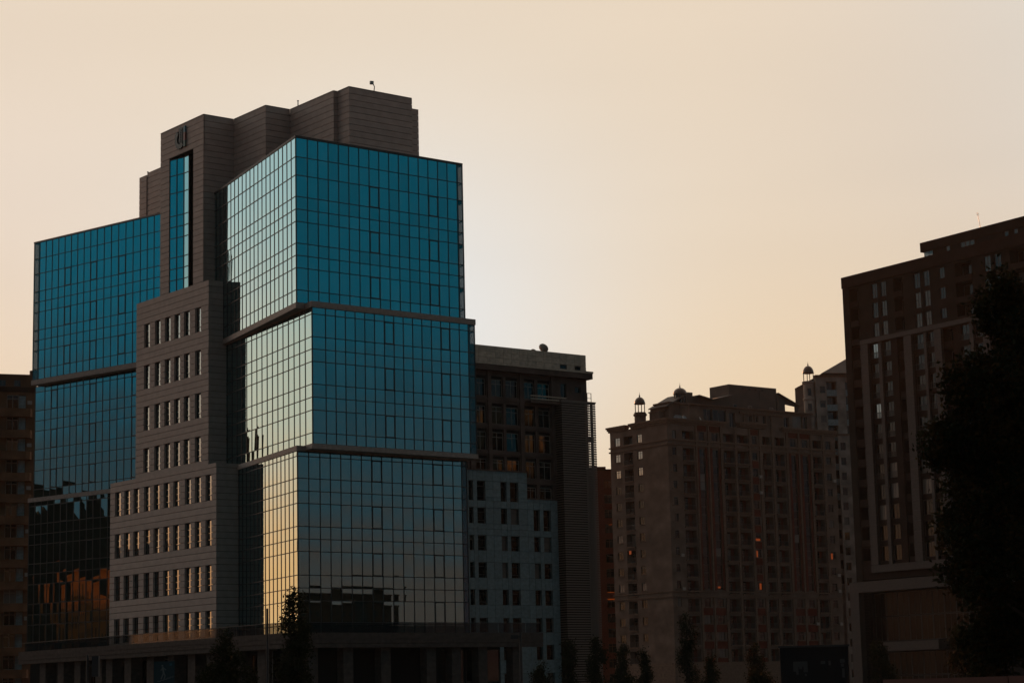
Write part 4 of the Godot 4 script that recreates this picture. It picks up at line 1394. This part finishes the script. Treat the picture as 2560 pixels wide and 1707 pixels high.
func brown_block():
	var t := thing("balcony_apartment_house", "ochre brown apartment house with stacked curved balconies at the left edge", "apartment building", Vector3(-72, 0, -294))
	var f := Fr.new(Vector2(-67.3, -291.8), 70.0)
	var rows := []
	for k in 15:
		rows.append([42.9 - 2.99 * k, 44.9 - 2.99 * k])
	var attic := [[46.1, 47.0]]
	facade(t, "front_wall", f, -14.0, 0.55, 0, 47.6, [[-10.6, -8.2, rows], [-7.2, -5.6, attic + rows], [-4.7, -3.7, attic], [-3.5, -1.9, rows], [-1.85, -0.9, rows]], 0.5, M.ochre_render)
	var st := mb()
	box(st, f, -14, 0.55, 0, 47.5, -12, -0.55)
	shape(t, "inner_core", st, M.interior)
	window(t, f, -4.7, -3.7, 46.1, 47.0, -0.2, "m", M.dark_frame, M.dark_window)
	window(t, f, -2.6, -1.7, 46.1, 47.0, 0.0, "m", M.dark_frame, M.dark_window)
	window(t, f, -7.2, -5.6, 46.1, 47.0, -0.2, "m", M.dark_frame, M.dark_window)
	for k in rows.size():
		var r: Array = rows[k]
		if r[0] < 1:
			continue
		window(t, f, -3.5, -1.9, r[0], r[1], -0.2, "mt", M.white_frame, M.window_glass if k % 3 == 2 else M.dark_window)
		piece(t, "balcony_door", f, -1.84, -0.91, r[0], r[1] - 0.1, -0.25, -0.18, M.cladding0)
		window(t, f, -7.2, -5.6, r[0], r[1], -0.2, "mt", M.white_frame, M.dark_window)
		window(t, f, -10.6, -8.2, r[0], r[1], -0.2, "mt", M.white_frame, M.dark_window)
		if k % 2 == 0:
			piece(t, "air_conditioner", f, -0.72, -0.1, r[0] + 0.7, r[0] + 1.2, 0.0, 0.32, M.white_frame)
		# a balcony front with rounded ends
		var pts := PackedVector2Array([f.xz(-4.6, 0.0), f.xz(-4.55, 0.7), f.xz(-4.25, 1.15), f.xz(-3.7, 1.35), f.xz(-1.0, 1.35), f.xz(-0.4, 1.15), f.xz(-0.1, 0.7), f.xz(-0.05, 0.0)])
		st = mb()
		prism(st, pts, r[0] - 1.15, r[0] - 0.02)
		shape(t, "balcony_front", st, M.ochre_render)
	piece(t, "roof_band", f, -14.1, 0.6, 45.3, 46.0, -0.3, 0.25, M.brown_render)
	piece(t, "roof_cap", f, -14.1, -0.4, 47.6, 47.8, -0.6, 0.2, M.ochre_render)
	piece(t, "roof_cap", f, -0.39, 0.6, 47.6, 48.4, -0.6, 0.2, M.ochre_render)

# ---------------------------------------------------------------- what the glass reflects: the streets to the left and right; also blocks added behind the camera for shade
func plain_building(called: String, label: String, at: Vector2, bearing: float, width: float, deep: float, high: float, m: Material, top: Material = null):
	var f := Fr.new(at, bearing)
	var t := thing(called, label, "building", f.pt(0, 0, -deep / 2))
	var st := mb()
	box(st, f, -width / 2, width / 2, 0, high, -deep, 0)
	shape(t, "wall", st, m)
	st = mb()
	var n := int(width / 3.2)
	for side in 4:
		var g: Fr = [f, Fr.new(f.xz(0, -deep), bearing + 180), Fr.new(f.xz(width / 2, -deep / 2), bearing + 270), Fr.new(f.xz(-width / 2, -deep / 2), bearing + 90)][side]
		var w := width if side < 2 else deep
		n = int(w / 3.0)
		for k in n:
			var y := 1.2
			while y < high - 2.2:
				var u := -w / 2 + (k + 0.5) * w / n
				box(st, g, u - 0.65, u + 0.65, y, y + 1.6, -0.2, 0.03)
				y += 3.1
	var w2 := shape(t, "window_field", st, M.interior)
	w2.set_meta("kind", "stuff")
	st = mb()
	box(st, f, -width / 2 - 0.3, width / 2 + 0.3, high, high + 0.5, -deep - 0.3, 0.3)
	box(st, f, -width * 0.2, width * 0.1, high + 0.5, high + 2.6, -deep * 0.7, -deep * 0.3)
	shape(t, "roof", st, m)
	if top:       # set-back top storeys, gapped so their reflection breaks into golden fragments
		for k in 5:
			piece(t, "penthouse", f, -width / 2 + k * width / 5 + 0.8, -width / 2 + (k + 0.78) * width / 5, high + 0.5, high + 5.0 + 2.0 * (k % 2), -deep + 1, -1.5, top)
			piece(t, "penthouse_balcony", f, -width / 2 + k * width / 5 + 1.4, -width / 2 + (k + 0.6) * width / 5, high + 2.6, high + 3.2, -1.5, 0.0, m)

func across_the_street():
	# right of the camera: long brown block and a taller one, shade put into its dark walls, sandy top in the sun
	plain_building("long_brown_block", "long low brown block out of frame to the right", Vector2(88, -110.5), 231.9, 92, 14, 17.2, M.far_dark)
	plain_building("shade_tinted_tower", "tower block with shade put into its dark walls below a sandy top, out of frame to the right, beyond the dark block", Vector2(150, -214), 231.9, 40, 16, 47, M.far_brown, M.sandy_render)
	# left of the tower
	plain_building("low_lit_block", "low sunlit block out of frame to the left of the glass wing", Vector2(-150, -199), 321.9, 26, 22, 20.5, M.far_render)
	plain_building("dark_slab_block", "tall dark slab out of frame to the left, behind the low block", Vector2(-218, -206), D3, 90, 16, 38, M.far_brown)
	plain_building("distant_tower", "distant tower block far out of frame to the left", Vector2(-479, -586), 133.0, 12, 14, 101, M.far_brown)
	plain_building("corner_house", "sunlit corner house out of frame left of the stone wing", Vector2(-140, -262), 321.9, 26, 18, 24, M.far_render)
	# behind the camera, added unseen to keep sky light off the street
	plain_building("added_rear_block", "tall unseen block added behind the camera to hold back sky light, left one", Vector2(-46, 44), 180.0 + 90.0, 60, 18, 44, M.far_brown)
	plain_building("added_rear_block", "tall unseen block added behind the camera to hold back sky light, right one", Vector2(34, 52), 180.0 + 90.0, 62, 18, 50, M.far_brown)

# ---------------------------------------------------------------- street furniture
func street_things():
	var p := Vector3(0.08, 0, -100.0)
	var t := thing("street_lamp", "slim street lamp with a square head, right of the canopy end", "street lamp", p)
	var st := mb()
	tube(st, [p, p + Vector3(0, 4.72, 0)], [0.09, 0.06], 10)
	shape(t, "pole", st, M.dark_metal)
	var f := Fr.new(Vector2(p.x, p.z), 90.0)
	piece(t, "lamp_head", f, -0.46, -0.12, 4.42, 4.6, -0.18, 0.18, M.dark_metal)
	piece(t, "lamp_arm", f, -0.13, 0.0, 4.5, 4.56, -0.03, 0.03, M.dark_metal)
	p = Vector3(-9.4, 0, -79.45)
	t = thing("street_lamp", "plain dark lamp post beside the slender tree in front of the canopy", "street lamp", p)
	st = mb()
	tube(st, [p, p + Vector3(0, 2.4, 0), p + Vector3(0, 5.2, 0)], [0.07, 0.05, 0.04], 10)
	shape(t, "pole", st, M.dark_metal)
	st = mb()
	lathe(st, p, [[0.13, 0.0], [0.13, 0.3], [0.07, 0.36]], 12)
	shape(t, "pole_base", st, M.dark_metal)
	# the crossing sign with a walking figure on steps
	p = Vector3(-11.52, 0, -69.05)
	t = thing("underpass_sign", "square teal pedestrian sign with a pale walking figure on stairs", "sign", p)
	f = Fr.new(Vector2(p.x, p.z), 90.0 - 9.0)
	st = mb()
	tube(st, [p + Vector3(0, 0, -0.06), p + Vector3(0, 3.1, -0.06)], [0.035, 0.035], 8)
	shape(t, "post", st, M.dark_metal)
	piece(t, "board", f, -0.33, 0.33, 2.42, 3.12, -0.02, 0.0, M.sign_blue)
	piece(t, "badge", f, 0.17, 0.25, 2.98, 3.05, 0.001, 0.006, M.emblem_blue)
	st = mb()
	lathe(st, Vector3.ZERO, [[0.0, 0.0], [0.03, 0.0], [0.03, 0.006], [0.0, 0.006]], 12)
	part(t, "figure_head", st.commit(), M.sign_white, Transform3D(f.basis() * Basis(Vector3.RIGHT, PI / 2), f.pt(-0.06, 2.98, 0.002)))
	st = mb()
	for q in [[Vector2(-0.05, 2.94), Vector2(-0.02, 2.75), 0.03], [Vector2(-0.04, 2.92), Vector2(-0.11, 2.83), 0.014], [Vector2(-0.03, 2.91), Vector2(0.06, 2.84), 0.014], [Vector2(-0.02, 2.76), Vector2(-0.10, 2.55), 0.018], [Vector2(-0.02, 2.76), Vector2(0.03, 2.66), 0.018], [Vector2(0.03, 2.66), Vector2(0.0, 2.56), 0.016]]:
		var a: Vector2 = q[0]
		var b: Vector2 = q[1]
		var s: Vector2 = (b - a).orthogonal().normalized() * q[2]
		quad(st, f.pt(a.x + s.x, a.y + s.y, 0.004), f.pt(b.x + s.x, b.y + s.y, 0.004), f.pt(b.x - s.x, b.y - s.y, 0.004), f.pt(a.x - s.x, a.y - s.y, 0.004), f.n)
	shape(t, "figure_body", st, M.sign_white)
	st = mb()
	for k in 5:
		box(st, f, -0.22 + k * 0.1, -0.105 + k * 0.1, 2.47 + k * 0.033, 2.49 + k * 0.033, 0.001, 0.005)
		box(st, f, -0.12 + k * 0.1, -0.105 + k * 0.1, 2.49 + k * 0.033, 2.523 + k * 0.033, 0.001, 0.005)
	shape(t, "figure_stairs", st, M.sign_white)
	# a traffic signal seen from behind
	p = Vector3(-17.7, 0, -88.2)
	t = thing("traffic_signal", "dark traffic signal with a bracket before the left canopy columns", "traffic light", p)
	f = Fr.new(Vector2(p.x, p.z), 90.0)
	st = mb()
	tube(st, [p + Vector3(-0.2, 0, 0), p + Vector3(-0.2, 3.85, 0)], [0.06, 0.05], 8)
	shape(t, "pole", st, M.dark_metal)
	piece(t, "signal_box", f, 0.0, 0.28, 2.95, 3.8, -0.12, 0.12, M.dark_metal)
	piece(t, "bracket", f, -0.2, 0.0, 3.4, 3.45, -0.03, 0.03, M.dark_metal)
	# the red-brown wall end close by
	var w := Fr.new(Vector2(2.33, -13.7), 141.0)
	t = thing("low_wall", "low red brown wall end with a lit coping in the bottom right corner", "wall", w.pt(2, 0, -0.2))
	st = mb()
	box(st, w, 0.03, 6.0, 0, 1.70, -0.35, -0.03)
	shape(t, "wall_body", st, M.terracotta)
	for k in 6:
		piece(t, "coping_stone", w, k * 1.0, k * 1.0 + 0.993, 1.70, 1.76, -0.4, 0.0, M.terracotta)
	# the dark kiosk with pale marks
	p = Vector3(19.1, 0, -138.7)
	f = Fr.new(Vector2(p.x, p.z), 97.0)
	t = thing("kiosk", "low black kiosk with worn pale paint marks before the domed house", "kiosk", p)
	st = mb()
	box(st, f, -2.1, 2.3, 0, 4.5, -3, 0)
	shape(t, "body", st, M.hoarding)
	piece(t, "roof", f, -2.2, 2.4, 4.5, 4.62, -3.1, 0.15, M.dark_metal)
	st = mb()
	for q in [[-1.28, -0.35, 3.25, 3.6], [-1.28, -1.1, 2.95, 3.25], [-1.1, -0.95, 2.75, 3.3], [-0.62, -0.35, 2.9, 3.3], [-0.55, -0.42, 2.65, 2.8], [-0.9, -0.7, 3.1, 3.3]]:
		box(st, f, q[0], q[1], q[2], q[3], 0.001, 0.01)
	shape(t, "pale_mark", st, M.worn_paint)
	st = mb()
	for q in [[1.75, 2.05, 3.45, 3.7], [1.8, 2.0, 3.2, 3.4], [1.85, 2.02, 2.5, 3.1], [0.5, 0.8, 3.4, 3.6], [1.0, 1.15, 3.3, 3.6]]:
		box(st, f, q[0], q[1], q[2], q[3], 0.001, 0.01)
	shape(t, "pale_mark", st, M.worn_paint)

func trees():
	var V := func(x: float, y: float, z: float) -> Vector3: return Vector3(x, y, z)
	# the big tree on the right
	var at := Vector3(12.0, 0, -46.5)
	var lobes := []
	for q in [[-0.9, 10.2, 0.62, 0.75], [-0.25, 9.3, 0.95, 0.9], [0.7, 9.2, 1.0, 1.2], [-1.75, 8.25, 0.75, 0.7], [-1.0, 7.9, 1.0, 0.9], [-2.2, 7.15, 0.62, 0.55], [-1.25, 6.8, 0.95, 0.7], [0.5, 7.6, 1.4, 1.4], [-1.75, 5.75, 0.55, 0.45], [-1.0, 5.5, 0.9, 0.8], [-2.0, 4.85, 0.6, 0.5], [-1.2, 4.5, 0.9, 0.7], [0.4, 5.4, 1.5, 1.4], [-1.9, 3.85, 0.55, 0.5], [-1.1, 3.2, 0.9, 0.8], [0.4, 3.2, 1.5, 1.3], [2.0, 6.5, 1.6, 2.2], [-2.45, 7.0, 0.5, 0.5], [-2.2, 5.2, 0.5, 0.5], [-1.6, 6.3, 0.8, 0.7], [-2.1, 4.2, 0.55, 0.5], [-1.5, 2.6, 0.8, 0.7]]:
		lobes.append([Vector3(q[0], q[1], rng.randf_range(-0.6, 0.6)), Vector3(q[2], q[3], q[2])])
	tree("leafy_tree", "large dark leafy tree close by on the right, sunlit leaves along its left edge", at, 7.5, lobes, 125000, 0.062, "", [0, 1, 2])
	# slender tree in front of the canopy
	tree("slender_tree", "slender dark tree before the canopy beside the lamp post", V.call(-11.0, 0, -104.4), 5.0, [[V.call(-0.05, 6.5, 0), V.call(0.42, 0.75, 0)], [V.call(-0.35, 5.6, 0), V.call(0.42, 0.55, 0)], [V.call(0.15, 5.0, 0), V.call(0.6, 0.7, 0)], [V.call(0.1, 4.2, 0), V.call(0.75, 0.7, 0)], [V.call(-0.1, 3.2, 0), V.call(0.95, 0.8, 0)], [V.call(0.1, 2.1, 0), V.call(1.1, 0.9, 0)]], 9000, 0.075)
	tree("round_tree", "broad dark tree standing between the canopy columns and the slender tree", V.call(-14.3, 0, -104.0), 3.0, [[V.call(-0.1, 4.7, 0), V.call(0.35, 0.55, 0)], [V.call(0, 3.9, 0), V.call(0.8, 0.7, 0)], [V.call(-0.5, 3.0, 0), V.call(0.9, 0.8, 0)], [V.call(0.5, 2.9, 0), V.call(0.9, 0.8, 0)], [V.call(0, 2.0, 0), V.call(1.3, 0.8, 0)]], 7000, 0.075)
	var small := [[3.3, -150.0, 5.5, 0.75, "narrow dark tree at the foot of the pale clad wall"], [5.4, -150.0, 5.7, 0.7, "pointed dark tree at the foot of the louvred stair tower"], [1.6, -146.0, 3.8, 0.95, "low bushy tree below the right end of the canopy"], [13.36, -169.5, 8.1, 0.95, "tallest dark tree before the beige blank wall corner"], [10.1, -169.7, 5.3, 0.7, "middle small tree at the foot of the beige house"], [8.2, -169.8, 5.7, 0.7, "small tree at the beige house's left edge, beside the brick slice"], [15.2, -168.0, 4.5, 0.8, "low round tree right of the tallest one before the beige house"], [19.5, -175.0, 5.8, 0.9, "dark tree just left of the kiosk roof"], [25.0, -148.0, 5.0, 1.1, "dark tree at the stone pier of the right-hand block"], [22.6, -107.6, 4.8, 1.2, "dark tree left of the big leafy tree near the low wall"], [17.0, -150.0, 3.2, 1.3, "low dark shrub tree before the beige house, left of the kiosk"], [6.6, -140.0, 2.9, 1.5, "low spreading shrub tree below the louvred tower"]]
	for s in small:
		var h: float = s[2]
		var r: float = s[3]
		var lb := []
		var lean := rng.randf_range(-0.35, 0.35)
		for k in 9:
			var g := k / 8.0
			var bulge := lerpf(0.95, 0.42, g) * rng.randf_range(0.65, 1.2)
			lb.append([Vector3((rng.randf_range(-0.6, 0.6) + lean * g) * r * (1.1 - 0.5 * g), h * lerpf(0.3, 0.92, g), rng.randf_range(-0.3, 0.3)), Vector3(r * bulge * 0.8, h * rng.randf_range(0.07, 0.13), r)])
		tree("street_tree", s[4], Vector3(s[0], 0, s[1]), h * 0.7, lb, 4200, 0.085, "dark street trees along the foot of the buildings")
